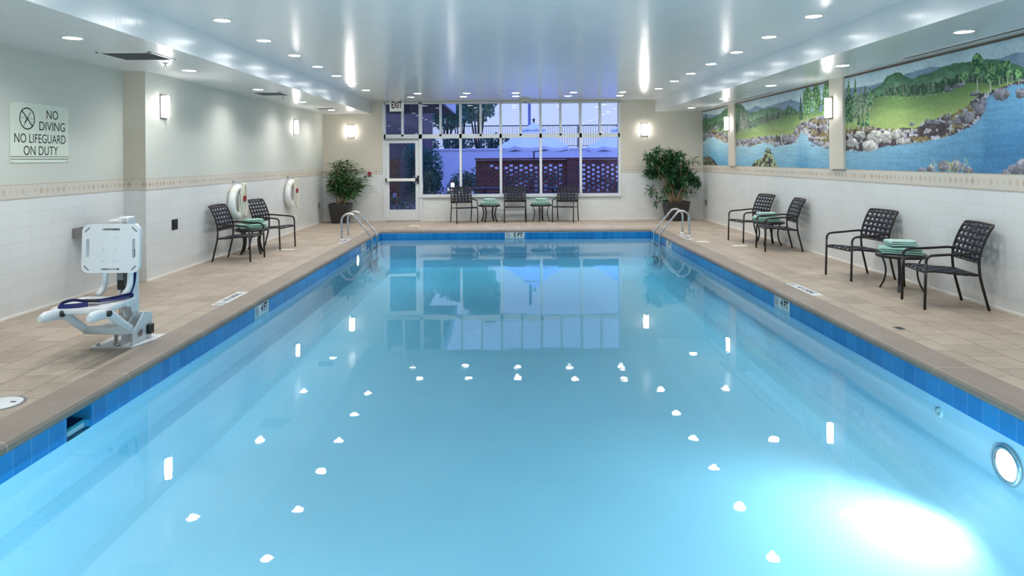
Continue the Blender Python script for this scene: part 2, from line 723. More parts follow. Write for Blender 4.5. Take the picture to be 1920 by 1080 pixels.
# waterline tile band (with a gap on the left for the skimmer mouth)
SKY0, SKY1 = 4.40, 4.66
b = MB()
e = 0.006
z0, z1 = -0.205, -0.05
b.box2((PX0, PY0, z0), (PX0 + e, SKY0, z1))
b.box2((PX0, SKY1, z0), (PX0 + e, PY1, z1))
b.box2((PX1 - e, PY0, z0), (PX1, PY1, z1))
b.box2((PX0, PY1 - e, z0), (PX1, PY1, z1))
b.box2((PX0, PY0, z0), (PX1, PY0 + e, z1))
band = struct(b.build('trim_2', M_blue_tile))
band['label'] = 'blue waterline tile band'

# water body
b = MB()
b.box2((PX0 - 0.02, PY0 - 0.02, BOTTOM - 0.02), (PX1 + 0.02, PY1 + 0.02, WATER))
water = b.build('pool_water', M_water)
water['kind'] = 'structure'
water['label'] = 'still clear blue pool water'

# walls
b = MB()
b.box2((XLR - .2, YF, 0), (XLR, YSTEP, CEIL))
struct(b.build('wall_left', M_wall_side))
b = MB()
b.box2((XLR - .2, YSTEP, 0), (XL, YB + .2, CEIL))
wlf = struct(b.build('wall_left_far', M_wall_side))
wlf.data.materials.append(M_wall_back)
for p_ in wlf.data.polygons:
    if abs(p_.normal.y) > .9:
        p_.material_index = 1
b = MB()
b.box2((XR, YF, 0), (XR + .2, YB + .2, CEIL))
struct(b.build('wall_right', M_wall_side))
b = MB()
b.poly([(XL, YB, 0), (WX0, YB, 0), (WX0, YB, 3.075), (WX1, YB, 3.075), (WX1, YB, .625), (-2.27, YB, .625), (-2.27, YB, 0), (XR, YB, 0), (XR, YB, CEIL), (XL, YB, CEIL)], (0, .2, 0))
struct(b.build('wall_back', M_wall_back))
b = MB()
b.box2((XLR, YF - .2, 0), (XR, YF, CEIL))
struct(b.build('wall_front', M_wall_back))

# ceiling with two dropped soffits (one folded section)
b = MB()
b.poly([(XLR - .2, YF, SOF), (SXL, YF, SOF), (SXL, YF, CEIL), (SXR, YF, CEIL), (SXR, YF, SOF), (XR + .2, YF, SOF), (XR + .2, YF, CEIL + .2), (XLR - .2, YF, CEIL + .2)], (0, YB - YF, 0))
struct(b.build('ceiling', M_ceiling))

# border bands
b = MB(); b.poly([(XLR, YF, 1.215), (XLR, YSTEP, 1.215), (XLR + .004, YSTEP, 1.215), (XLR + .004, YF, 1.215)], (0, 0, .155)); struct(b.build('trim_3', M_border_y))
b = MB(); b.box2((XL, YSTEP - .004, 1.215), (XL + .004, YB, 1.37)); struct(b.build('trim_4', M_border_y))
b = MB(); b.box2((XLR, YSTEP - .004, 1.215), (XL, YSTEP, 1.37)); struct(b.build('trim_5', M_border_x))
b = MB(); b.box2((XL, YB - .004, 1.215), (WX0, YB, 1.37)); struct(b.build('trim_6', M_border_x))
b = MB(); b.box2((WX1, YB - .004, 1.215), (XR, YB, 1.37)); struct(b.build('trim_7', M_border_x))
b = MB(); b.box2((XR - .004, YF, 1.235), (XR, YB, 1.41)); struct(b.build('trim_8', M_border_r))

# cove base
b = MB(); b.box2((XLR, YF, 0), (XLR + .012, YSTEP, .022)); struct(b.build('baseboard_left', M_caulk))
b = MB(); b.box2((XL, YSTEP, 0), (XL + .012, YB, .022)); struct(b.build('baseboard_left_far', M_caulk))
b = MB(); b.box2((XR - .012, YF, 0), (XR, YB, .022)); struct(b.build('baseboard_right', M_caulk))
b = MB(); b.box2((-2.27, YB - .010, 0), (XR, YB, .015)); struct(b.build('baseboard_back', M_caulk))

# pilasters between the mural panels
PIL = ((10.27, 10.71), (15.19, 15.62))
for i, (y0, y1) in enumerate(PIL):
    b = MB()
    b.box2((XR - .045, y0, 1.41), (XR, y1, SOF))
    struct(b.build('wall_pilaster_%s' % ('near', 'far')[i], M_wall_back))
b = MB(); b.box2((XR - .02, YF, 2.775), (XR, YB, 2.80)); struct(b.build('trim_9', M_trim_brown))

# ------------------------------------------------------------------ window wall
def window_wall():
    b = MB()
    d0, d1 = YB - .03, YB + .09
    def bar(x0, x1, z0, z1, dy=0.0):
        b.box2((x0, d0 + dy, z0), (x1, d1, z1))
    w = .028
    bar(WX0, WX1, 3.045, 3.085)                       # head
    bar(WX0, WX1, 2.145, 2.255)                       # transom
    bar(-2.32, WX1 + .03, .61, .69, -.02)             # sill
    bar(WX0 - .03, WX0 + .045, 0, 3.08)               # left jamb
    bar(WX1 - .045, WX1 + .025, .62, 3.08)            # right jamb
    bar(-2.31, -2.225, 0, 3.08)                       # door mullion
    for x in (-1.225, -.18, .86, 1.90):
        bar(x - w * 1.1, x + w * 1.1, .66, 3.06)
    for x in (-2.735, -1.745, -.70, .34, 1.38, 2.41):
        bar(x - w, x + w, 2.2, 3.06)
    fr = struct(b.build('window_1', M_alu))
    b = MB()
    b.box2((-2.26, YB + .02, .66), (WX1, YB + .026, 2.2))
    b.box2((WX0, YB + .02, 2.2), (WX1, YB + .026, 3.07))
    g = b.build('window_pane', M_glass, fr)
    g['label'] = 'clear window glass reflecting the ceiling lights'
    return fr


window_wall()


def exit_door():
    x0, x1 = -3.175, -2.315
    b = MB()
    y0, y1 = YB - .02, YB + .03
    b.box2((x0, y0, .01), (-3.085, y1, 2.12), .004)
    b.box2((-2.405, y0, .01), (x1, y1, 2.12), .004)
    b.box2((-3.085, y0, 2.03), (-2.405, y1, 2.12))
    b.box2((-3.085, y0, .01), (-2.405, y1, .30))
    leaf = struct(b.build('door_1', M_alu))
    b = MB(); b.box2((-3.09, YB + .003, .29), (-2.40, YB + .009, 2.04)); b.build('glass', M_glass, leaf)
    b = MB(); b.box((-2.765, YB - .075, 1.075), (.74, .05, .075), .012)
    b.build('push_bar', M_white, leaf)
    b = MB()
    b.box((-3.155, YB - .06, 1.075), (.035, .085, .085), .008)
    b.build('bar_end', M_black, leaf)
    b = MB()
    b.box((-2.375, YB - .06, 1.08), (.05, .085, .085), .008)
    b.box((-2.335, YB - .045, 1.08), (.04, .06, .21), .008)
    b.build('latch', M_black, leaf)
    b = MB()
    b.tube(arc((-2.40, 1.08), .10, PI * .5, PI * 1.5, 12, 'xz', YB + .07), .012)
    b.build('pull_handle', M_chrome, leaf)
    b = MB(); b.box((-2.76, YB - .05, 2.135), (.92, .035, .03), .006); b.build('door_closer', M_steel, leaf)
    b = MB(); b.box2((-3.2, YB - .04, 0), (-2.29, YB + .1, .012)); b.build('threshold', M_steel, leaf)


exit_door()

# ================================================================== LIGHT FITTINGS
def add_spot(parent, watts, size=2.62, blend=0.85, radius=0.05, z=-0.014):
    li = bpy.data.lights.new('spot_beam', 'SPOT')
    li.energy = watts
    li.spot_size = size
    li.spot_blend = blend
    li.shadow_soft_size = radius
    li.color = (1.0, 0.985, 0.965)
    o = bpy.data.objects.new('spot_beam', li)
    COL.objects.link(o)
    o.parent = parent
    o.location = (0, 0, z)
    return o


def make_downlight():
    t = thing('recessed_downlight', '', 'ceiling light')
    b = MB(); b.lathe([(.082, 0), (.102, 0), (.104, -.004), (.098, -.008), (.084, -.006)], 28, caps=False)
    b.build('trim_ring', M_white, t)
    b = MB(); b.lathe([(.085, -.002), (.06, -.006), (.0005, -.007)], 28, caps=False)
    b.build('lens', M_lens, t)
    add_spot(t, SPOT_W)
    return t


dl0 = make_downlight()
first = [True]


def downlight(x, y, z, label, group):
    o = dl0 if first[0] else copy_tree(dl0)
    first[0] = False
    o.location = (x, y, z)
    o['label'] = label
    o['group'] = group


def row(x, ys, z, text, group, hidden=()):
    """ys ordered from near to far; those outside the frame (hidden) only light the near end of the room"""
    for y in hidden:
        downlight(x, y, z, 'recessed downlight of the near ceiling, %s' % text.replace('in the ', ''), group)
    n = len(ys)
    for k, y in enumerate(ys):
        pos = 'farthest' if k == n - 1 else ORD[k]
        downlight(x, y, z, '%s round white downlight %s' % (pos, text), group)


row(-3.055, (7.33, 8.58, 9.82, 11.01, 12.21, 13.45, 14.77), CEIL, 'in the main ceiling row beside the left soffit', 'left row of main ceiling downlights', (2.3, 3.6, 4.85, 6.1))
row(3.295, (7.33, 8.58, 9.80, 11.02, 12.25, 13.45, 14.85), CEIL, 'in the main ceiling row beside the right soffit', 'right row of main ceiling downlights', (2.3, 3.6, 4.85, 6.1))
NM = ('leftmost', 'second from left', 'middle', 'second from right', 'rightmost')
for k, x in enumerate((-2.05, -.93, .19, 1.51, 2.63)):
    downlight(x, 15.6, CEIL, '%s downlight in the ceiling row a step away from the window wall' % NM[k], 'front cross row of downlights by the window')
for k, x in enumerate((-2.32, -1.06, .20, 1.46, 2.71)):
    downlight(x, 16.45, CEIL, '%s downlight in the ceiling row closest to the window wall' % NM[k], 'rear cross row of downlights by the window')
row(-4.20, (6.60, 9.03, 11.50, 13.97, 16.3), SOF, 'in the underside of the left soffit', 'left soffit downlights', (1.7, 4.15))
row(4.42, (6.60, 9.00, 11.45, 13.94, 16.4), SOF, 'in the underside of the right soffit above the mural', 'right soffit downlights', (1.7, 4.15))


def make_sconce():
    """local +y points out of the wall; origin at the middle of the wall plate"""
    t = thing('wall_sconce', '', 'wall light')
    b = MB(); b.box((0, .009, 0), (.165, .018, .34), .004); b.build('wall_plate', M_steel, t)
    b = MB()
    pts = []
    for k in range(13):
        a = PI * k / 12
        pts.append((.068 * math.cos(a), .034 + .05 * math.sin(a)))
    lo, hi = -.145, .145
    rv = [[b.bm.verts.new((x, y, z)) for x, y in pts] for z in (lo, hi)]
    for k in range(12):
        f = b.bm.faces.new((rv[0][k], rv[0][k + 1], rv[1][k + 1], rv[1][k])); f.smooth = True
    b.bm.faces.new(rv[1]); b.bm.faces.new(list(reversed(rv[0])))
    b.bm.faces.new((rv[0][0], rv[1][0], rv[1][12], rv[0][12]))
    b.build('diffuser', M_sconce, t)
    for z in (-.155, .155):
        b = MB()
        b.box((0, .024, z), (.15, .030, .010), .003)
        b.box((0, .072, z), (.05, .070, .008), .002)
        b.build('bracket', M_steel, t)
    return t


sc0 = make_sconce()
SC = [(XL, 9.53, 2.36, -PI / 2, 'glowing white wall sconce on the left wall just past the corner'),
      (XL, 15.42, 2.35, -PI / 2, 'glowing white wall sconce far along the left wall'),
      (-4.08, YB, 2.345, PI, 'glowing wall sconce on the back wall above the left planter'),
      (3.565, YB, 2.335, PI, 'glowing wall sconce on the back wall above the right planter'),
      (XR - .045, 10.66, 2.36, PI / 2, 'glowing wall sconce on the near pilaster between mural panels'),
      (XR - .045, 15.60, 2.37, PI / 2, 'glowing wall sconce on the far pilaster between mural panels')]
for k, (x, y, z, rz, lab) in enumerate(SC):
    o = sc0 if k == 0 else copy_tree(sc0)
    o.location = (x, y, z)
    o.rotation_euler = (0, 0, rz)
    o['label'] = lab
    o['group'] = 'frosted wall sconces'


def pool_lamp(x, y, z, sgn, watts, label, tilt, cone=2.75):
    t = thing('pool_lamp', label, 'pool light', (x, y, z), group='underwater pool lamps')
    M = Matrix.Rotation(-sgn * PI / 2, 3, 'Y').to_3x3() if sgn else Matrix.Rotation(-PI / 2, 3, 'X')   # local +z -> into the pool
    b = MB(); b.lathe([(.095, 0), (.128, 0), (.13, .012), (.12, .022), (.098, .018)], 32, M=M, caps=False); b.build('bezel', M_chrome, t)
    b = MB(); b.lathe([(.10, .008), (.07, .016), (.0005, .02)], 32, M=M, caps=False); b.build('lens', M_poollens, t)
    li = bpy.data.lights.new('pool_beam', 'SPOT')
    li.energy = watts
    li.spot_size = cone
    li.spot_blend = 1.0
    li.shadow_soft_size = 0.09
    li.color = (0.95, 0.98, 1.0)
    o = bpy.data.objects.new('pool_beam', li)
    COL.objects.link(o)
    o.parent = t
    o.location = (-sgn * .05, 0 if sgn else .05, 0)
    d = Vector((-sgn, 0 if sgn else 1, -tilt)).normalized()
    o.rotation_euler = d.to_track_quat('-Z', 'Y').to_euler()


pool_lamp(PX1, 4.37, -.385, 1, POOL_LAMP_W, 'round white underwater lamp set in the right pool wall near the camera', -.02, 2.25)
pool_lamp(PX0, 12.9, -.30, -1, POOL_LAMP_W * .24, 'small bright underwater lamp in the left pool wall near the far ladder', -.42, 2.1)

# two added lamps, out of view in the near end wall, brighten the water
for x_ in (-1.3, 1.65):
    pool_lamp(x_, PY0, -.34, 0, 560.0, 'added unseen lamp in the near end wall, brightening the pool water', -.02, 1.9)

# small return fitting on the right pool wall
t = thing('return_fitting', 'small round water return fitting in the right pool wall', 'pool fitting', (PX1, 5.06, -.30))
b = MB(); b.lathe([(.036, 0), (.034, .012), (.015, .014), (.012, .004), (.0005, .003)], 20, M=Matrix.Rotation(-PI / 2, 3, 'Y'), caps=False); b.build('fitting_body', M_white, t)

# skimmer mouth
t = thing('skimmer', 'open skimmer mouth cut into the blue tile of the left pool wall', 'skimmer', (PX0, 4.53, -.13))
b = MB()
for a_, c_ in (((-.26, -.13, -.075), (0, -.125, .08)), ((-.26, .125, -.075), (0, .13, .08)), ((-.26, -.13, -.08), (0, .13, -.075)), ((-.26, -.13, -.08), (-.255, .13, .08)), ((-.26, -.13, .075), (0, .13, .08))):
    b.box2(a_, c_)
b.build('throat', plain('skimmer_blue_plastic', (0.03, 0.22, 0.42, 1), 0.4), t)
b = MB(); b.box((-.05, 0, -.045), (.008, .24, .06), .003, Matrix.Rotation(.5, 3, 'Y')); b.build('weir_flap', plain('weir_green_plastic', (0.05, 0.36, 0.42, 1), 0.4), t)

# ================================================================== CEILING FITTINGS
def vent(x0, x1, y0, y1, z, label):
    t = thing('ceiling_vent', label, 'vent', ((x0 + x1) / 2, (y0 + y1) / 2, z), group='return air grilles in the left soffit')
    w, l = x1 - x0, y1 - y0
    b = MB()
    f = .03
    for cx, cy_, sx, sy in ((-w / 2 + f / 2, 0, f, l), (w / 2 - f / 2, 0, f, l), (0, -l / 2 + f / 2, w, f), (0, l / 2 - f / 2, w, f)):
        b.box((cx, cy_, -.005), (sx, sy, .010), .002)
    b.build('frame', M_white, t)
    b = MB(); b.box((0, 0, -.0015), (w - f, l - f, .003)); b.build('backing', M_grill, t)
    b = MB()
    n = int((l - 2 * f) / .022)
    for k in range(n):
        b.box((0, -l / 2 + f + .011 + k * (l - 2 * f) / n, -.006), (w - 2 * f, .010, .002), 0, Matrix.Rotation(.7, 3, 'X'))
    b.build('louvre_panel', M_grill, t)


vent(-4.50, -3.90, 7.46, 8.05, SOF, 'nearest dark grey square air grille in the left soffit')
vent(-4.50, -3.96, 11.93, 12.53, SOF, 'second square air grille farther along the left soffit')
vent(-4.42, -4.02, 15.55, 16.0, SOF, 'farthest air grille of the left soffit near the back wall')


def slot(x, y0, y1, label):
    t = thing('slot_diffuser', label, 'vent', (x, (y0 + y1) / 2, SOF), group='linear slot diffusers above the mural')
    l = y1 - y0
    b = MB()
    b.box((-.035, 0, -.004), (.012, l, .008)); b.box((.035, 0, -.004), (.012, l, .008))
    b.box((0, -l / 2, -.004), (.08, .012, .008)); b.box((0, l / 2, -.004), (.08, .012, .008))
    b.build('frame', M_white, t)
    b = MB(); b.box((0, 0, -.001), (.06, l - .01, .002)); b.build('slot', M_dark, t)


slot(4.87, 5.0, 8.42, 'long dark slot diffuser in the right soffit above the near mural panel')
slot(4.87, 12.44, 16.1, 'long thin slot diffuser in the right soffit above the far mural panels')


def make_sprinkler():
    t = thing('fire_sprinkler', '', 'sprinkler')
    b = MB(); b.lathe([(.035, 0), (.034, -.006), (.012, -.010), (.0005, -.011)], 18, caps=False); b.build('escutcheon', M_chrome, t)
    b = MB()
    b.tube([(0, 0, -.008), (0, 0, -.03)], .009)
    b.tube(arc((0, -.045), .016, PI * .5, PI * 1.5, 8, 'xz'), .003)
    b.tube(arc((0, -.045), .016, -PI * .5, PI * .5, 8, 'xz'), .003)
    b.build('frame_arm', M_chrome, t)
    b = MB(); b.lathe([(.0005, -.063), (.02, -.062), (.02, -.065), (.0005, -.066)], 14, caps=False); b.build('deflector', M_chrome, t)
    return t


sp0 = make_sprinkler()
for k, (x, y, z, lab) in enumerate(((-4.17, 8.33, SOF, 'small chrome sprinkler head under the left soffit beside the nearest air grille'),
                                    (-4.24, 12.91, SOF, 'small chrome sprinkler head under the left soffit beside the second air grille'),
                                    (4.47, 12.6, SOF, 'small chrome sprinkler head under the right soffit'),
                                    (-.26, 16.1, CEIL, 'tiny dark sprinkler head in the main ceiling left of the middle downlights'))):
    o = sp0 if k == 0 else copy_tree(sp0)
    o.location = (x, y, z)
    o['label'] = lab
    o['group'] = 'ceiling sprinkler heads'

# EXIT sign
t = thing('exit_sign', 'white EXIT sign with dark letters hanging from the ceiling above the door', 'exit sign', (-2.80, 17.28, CEIL))
b = MB(); b.box((0, 0, -.012), (.16, .09, .024), .004); b.build('canopy', M_white, t)
b = MB(); b.box((0, 0, -.16), (.36, .045, .26), .006); b.build('housing', M_white, t)
b = MB(); add_text(b, 'EXIT', .235, frame_matrix((0, -.0235, -.135), (1, 0, 0), (0, 0, 1)), .56, .007); b.build('lettering', plain('dark_maroon_lettering', (0.045, 0.01, 0.012, 1), 0.6), t)

# dome near the window head
t = thing('ceiling_speaker', 'beige dome fitting on the ceiling in front of the window head', 'ceiling fitting', (.45, 17.3, CEIL))
b = MB(); b.lathe([(.14, 0), (.14, -.03), (.125, -.05), (.09, -.06)], 28, caps=True); b.build('dome_body', plain('beige_plastic', srgb(206, 202, 190), 0.45), t)
b = MB(); b.lathe([(.075, -.058), (.06, -.07), (.0005, -.074)], 24, caps=False); b.build('grille', M_grill, t)

# ================================================================== WALL ITEMS
# NO DIVING sign
t = thing('pool_rules_sign', 'pale sign reading NO DIVING NO LIFEGUARD ON DUTY on the left wall', 'sign', (XLR, 7.465, 1.915))
b = MB(); b.box((.005, 0, 0), (.010, .93, .64), .002); b.build('sign_face', M_sign, t)
FM = frame_matrix((.0102, 0, 0), (0, 1, 0), (0, 0, 1))
b = MB()
T = lambda x, z: FM @ Matrix.Translation((x, z, 0))
add_text(b, 'NO', .142, T(.185, .205), .92)
add_text(b, 'DIVING', .142, T(.185, .075), .93)
add_text(b, 'NO LIFEGUARD', .142, T(.0, -.065), .83)
add_text(b, 'ON DUTY', .142, T(.0, -.195), .86)
b.build('lettering', M_ink, t)
b = MB(); no_diving_symbol(b, T(-.215, .15), .118, .013); b.build('symbol', M_ink, t)
b = MB(); b.box((.0105, 0, -.255), (.001, .925, .006)); b.box((.0105, 0, -.283), (.001, .925, .006)); b.build('rule_line', M_ink, t)
for y in (-.44, .44):
    for z in (-.305, .305):
        b = MB(); b.lathe([(.006, 0), (.005, .003), (.0005, .004)], 10, (.010, y, z), Matrix.Rotation(PI / 2, 3, 'Y'), caps=False); b.build('screw', M_steel, t)

# drinking fountain (wall basin) behind the lift
t = thing('drinking_fountain', 'grey stainless wall drinking fountain behind the white pool lift', 'drinking fountain', (XLR, 8.22, .70))
b = MB()
b.box2((0, -.22, 0), (.48, -.19, .12), .004)
b.box2((0, .19, 0), (.48, .22, .12), .004)
b.box2((.45, -.19, 0), (.48, .19, .12), .004)
b.box2((0, -.19, 0), (.45, .19, .03))
b.box2((0, -.19, .03), (.03, .19, .12))
b.build('basin', M_steel, t)
b = MB()
b.lathe([(.025, .11), (.025, .13), (.016, .14), (.014, .17), (.02, .185), (.018, .20), (.0005, .203)], 16, (.40, .15, 0)); b.build('bubbler', M_chrome, t)
b = MB(); b.lathe([(.016, 0), (.016, .012), (.0005, .014)], 14, (.483, -.1, .06), Matrix.Rotation(PI / 2, 3, 'Y')); b.build('push_button', M_chrome, t)

t = thing('switch_plate', 'dark square wall plate on white tile left of the chairs', 'wall plate', (XL, 9.84, .69))
b = MB(); b.box((.005, 0, 0), (.010, .17, .15), .003); b.build('plate', M_black, t)
b = MB(); b.box((.012, 0, .0), (.006, .09, .09), .002); b.build('cover_flap', M_bronze, t)


def outlet(x, y, s, label):
    t = thing('outlet_box', label, 'outlet', (x, y, .45), group='grey weatherproof outlets near the back corners')
    b = MB(); b.box((s * .012, 0, 0), (.024, .10, .15), .004); b.build('box', M_grill, t)
    b = MB(); b.box((s * .030, 0, .0), (.014, .085, .125), .004); b.build('cover', M_grill, t)


outlet(XL, 17.3, 1, 'grey outlet box low on the left wall beside the left planter')
outlet(XR, 17.5, -1, 'grey outlet box low on the right wall beside the right planter')

t = thing('fire_alarm_pull', 'small red pull station on the back wall beside the left plant', 'alarm', (-3.60, YB, 1.23))
b = MB(); b.box((0, -.02, 0), (.085, .04, .12), .006); b.build('housing', M_red, t)
b = MB(); b.box((0, -.044, -.02), (.06, .012, .02), .003); b.build('pull_handle', M_steel, t)


# ================================================================== LIFE RINGS
def life_ring(y, label, flip):
    t = thing('life_ring', label, 'life ring', (XL, y, .88), group='white life rings on the left wall')
    R, r = .25, .062
    x0 = .085
    b = MB()
    b.tube([(x0, R * math.cos(2 * PI * k / 40), R * math.sin(2 * PI * k / 40)) for k in range(40)], r, 14, True)
    b.build('ring', M_ringw, t)
    for k in range(4):
        a0 = PI / 4 + k * PI / 2
        b = MB()
        pts = [(x0, (R) * math.cos(a0 + d), R * math.sin(a0 + d)) for d in (-.12, -.06, 0, .06, .12)]
        b.tube(pts, r + .004, 14, caps=False)
        b.build('band', M_rope, t)
    # hook
    b = MB(); b.tube([(.008, 0, R + .10), (.05, 0, R + .10), (.10, 0, R + .085), (.115, 0, R + .11)], .008); b.box((.0065, 0, R + .10), (.01, .05, .08), .003); b.build('hook', M_chrome, t)
    # coiled rope hung over the ring
    rnd = random.Random(int(y * 10))
    b = MB()
    for k in range(9):
        w = .05 + .08 * rnd.random()
        h = .26 + .09 * rnd.random()
        cx = .150 + .016 * (k % 3)
        cy_ = .09 + .05 * rnd.uniform(-1, 1)
        pts = []
        for i in range(28):
            a = 2 * PI * i / 28
            pts.append((cx + .012 * math.sin(3 * a + k), cy_ + w * math.sin(a) * (1.0 - .25 * math.cos(a)), R + .075 - h + h * math.cos(a)))
        b.tube(pts, .0055, 6, True)
    b.build('rope', M_rope, t)
    b = MB()
    b.tube(smooth_path([(.16, .05, -.2), (.17, .14, -.38), (.16, .26, -.36), (.15, .33, -.20), (.15, .28, -.02), (.16, .17, .05)] if flip else [(.16, .02, -.25), (.16, .06, -.42), (.15, -.02, -.55), (.15, .09, -.60), (.16, .14, -.42), (.16, .10, -.2)]), .0065, 6)
    b.tube(smooth_path([(.13, -.02, -.28), (.13, .0, -.44), (.10, .05, -.58), (.07, .02, -.62)]), .0065, 6)
    b.build('rope_end', M_rope, t)
    b = MB(); b.box((.205, .02, .06), (.03, .09, .10), .012); b.build('tag', M_red, t)
    return t


life_ring(11.93, 'white life ring with rope and red tag behind the left chairs', True)
life_ring(14.9, 'white life ring with rope and dark red tag farther along the left wall', False)

# ================================================================== CHAIRS
def ribbon(b, centre, normal, across, w, th):
    """flat strap swept along `centre` points, with per-point normals and constant across direction"""
    rings = []
    for p, n in zip(centre, normal):
        p, n = Vector(p), Vector(n).normalized()
        a = Vector(across) * (w / 2)
        k = n * (th / 2)
        rings.append([p - a - k, p + a - k, p + a * .92 + k, p - a * .92 + k])
    b.ring_strip(rings, False, True, True)


def weave(b, prof, half, nx, ny, w1, w2, amp=.0042):
    """prof: function s(0..1) -> (y, z), normal; straps across (x) at ny stations and along at nx stations"""
    for j in range(ny):
        s = (j + .5) / ny
        (y, z), n = prof(s)
        (y1, z1), _ = prof(min(1, s + .02)); (y0, z0), _ = prof(max(0, s - .02))
        tan = Vector((0, y1 - y0, z1 - z0)).normalized()
        cen, nor = [], []
        m = (nx + 1) * 4
        for i in range(m + 1):
            x = -half + 2 * half * i / m
            u = (i / m) * (nx + 1)
            wv = amp * math.cos(PI * u) * (1 if j % 2 else -1)
            cen.append((x, y + n[0] * wv, z + n[1] * wv)); nor.append((0, n[0], n[1]))
        # wrap round the side rails
        for q in (0, -1):
            sg = -1 if q == 0 else 1
            e = Vector((sg * (half + .012), y, z)); d = Vector((sg * half, y - n[0] * .014, z - n[1] * .014))
            if q == 0:
                cen.insert(0, e); cen.insert(0, d); nor.insert(0, (sg, 0, 0)); nor.insert(0, (0, -n[0], -n[1]))
            else:
                cen.append(e); cen.append(d); nor.append((sg, 0, 0)); nor.append((0, -n[0], -n[1]))
        ribbon(b, cen, nor, tan, w1, .004)
    for i in range(nx):
        x = -half + 2 * half * (i + 1) / (nx + 1)
        cen, nor = [], []
        m = ny * 4
        for j in range(m + 1):
            s = j / m
            (y, z), n = prof(s)
            wv = amp * math.sin(PI * s * ny) * (1 if i % 2 else -1)
            cen.append((x, y + n[0] * wv, z + n[1] * wv)); nor.append((0, n[0], n[1]))
        ribbon(b, cen, nor, (1, 0, 0), w2, .004)


def path_prof(pts):
    P = [Vector((0, a, c)) for a, c in pts]
    S = smooth_path(P, 8)
    L = [0]
    for k in range(1, len(S)):
        L.append(L[-1] + (S[k] - S[k - 1]).length)

    def f(s):
        d = s * L[-1]
        k = 1
        while k < len(L) - 1 and L[k] < d:
            k += 1
        u = (d - L[k - 1]) / max(1e-9, L[k] - L[k - 1])
        p = S[k - 1].lerp(S[k], u)
        a, c = S[max(0, k - 2)], S[min(len(S) - 1, k + 1)]
        t_ = (c - a).normalized()
        return (p.y, p.z), (t_.z, -t_.y)
    return f


REAR = [(-.32, .0), (-.275, .18), (-.238, .34), (-.226, .47), (-.238, .58), (-.275, .70), (-.325, .81), (-.362, .868)]


def make_chair():
    """faces local +y"""
    t = thing('strap_chair', '', 'chair')
    hw = .268
    f = lambda x, pts: [(x, a, c) for a, c in pts]
    seat_prof = path_prof([(.262, .385), (.24, .402), (.12, .395), (-.05, .375), (-.225, .365)])
    back_prof = path_prof([(-.224, .495), (-.236, .58), (-.275, .70), (-.325, .81), (-.366, .878)])
    b = MB(); weave(b, seat_prof, hw - .012, 5, 6, .060, .056, .005); b.build('seat', M_strap, t)
    b = MB(); weave(b, back_prof, hw - .006, 5, 6, .042, .049, .0036); b.build('backrest', M_strap, t)
    for sx in (-1, 1):
        x = sx * hw
        b = MB(); b.tube(f(x, [(.30, .0), (.292, .25), (.285, .48)]), .0138, 10); b.build('front_leg', M_bronze, t)
        arm = smooth_path(f(x, [(.285, .48), (.278, .525), (.25, .556), (.20, .566), (.0, .578), (-.19, .590), (-.235, .572)]), 5)
        b = MB(); b.tube(arm, .0138, 10); b.build('armrest', M_bronze, t)
        b = MB(); b.tube(smooth_path(f(x, REAR[:4]), 4), .0138, 10); b.build('rear_leg', M_bronze, t)
    b = MB()
    top = smooth_path(f(-hw, REAR[3:]), 4) + smooth_path([(-hw, -.362, .868), (-hw + .03, -.370, .880), (0, -.374, .886), (hw - .03, -.370, .880), (hw, -.362, .868)], 4)[1:] + list(reversed(smooth_path(f(hw, REAR[3:]), 4)))[1:]
    b.tube(top, .0138, 10)
    b.tube([(-hw, -.225, .495), (hw, -.225, .495)], .011, 8)
    b.build('back_frame', M_bronze, t)
    b = MB()
    for sx in (-1, 1):
        b.tube(smooth_path(f(sx * (hw - .012), [(.29, .385), (.24, .398), (.12, .392), (-.05, .372), (-.235, .362)]), 4), .011, 8)
    b.tube([(-hw, .285, .385), (hw, .285, .385)], .011, 8)
    b.tube([(-hw, -.232, .362), (hw, -.232, .362)], .011, 8)
    b.build('seat_frame', M_bronze, t)
    return t


chair0 = make_chair()
CH = [((4.66, 7.33), (-.99, .13), 'nearest navy strap chair on the right deck, in front of the green towels', 'strap chairs along the right wall'),
      ((4.645, 9.05), (-.99, -.144), 'navy strap chair on the right deck just beyond the near towel table', 'strap chairs along the right wall'),
      ((4.66, 11.78), (-.99, .08), 'navy strap chair partly hiding the far towel table on the right deck', 'strap chairs along the right wall'),
      ((4.61, 13.02), (-.973, -.2), 'farthest navy strap chair along the right wall below the mural', 'strap chairs along the right wall'),
      ((-4.36, 11.07), (.995, -.06), 'nearer navy strap chair on the left deck before a life ring', 'strap chairs along the left wall'),
      ((-4.31, 12.49), (.979, -.2), 'farther navy strap chair on the left deck just past the towel table', 'strap chairs along the left wall'),
      ((-1.11, 17.20), (.33, -.94), 'left one of three strap chairs under the window, turned inward', 'strap chairs under the window'),
      ((.178, 17.385), (0, -1), 'middle strap chair under the window, facing straight ahead', 'strap chairs under the window'),
      ((1.455, 17.32), (-.30, -.95), 'right one of three strap chairs under the window, turned inward', 'strap chairs under the window')]
for k, ((x, y), (hx, hy), lab, grp) in enumerate(CH):
    o = chair0 if k == 0 else copy_tree(chair0)
    o.location = (x, y, 0)
    o.rotation_euler = (0, 0, math.atan2(hy, hx) - PI / 2)
    o['label'] = lab
    o['group'] = grp


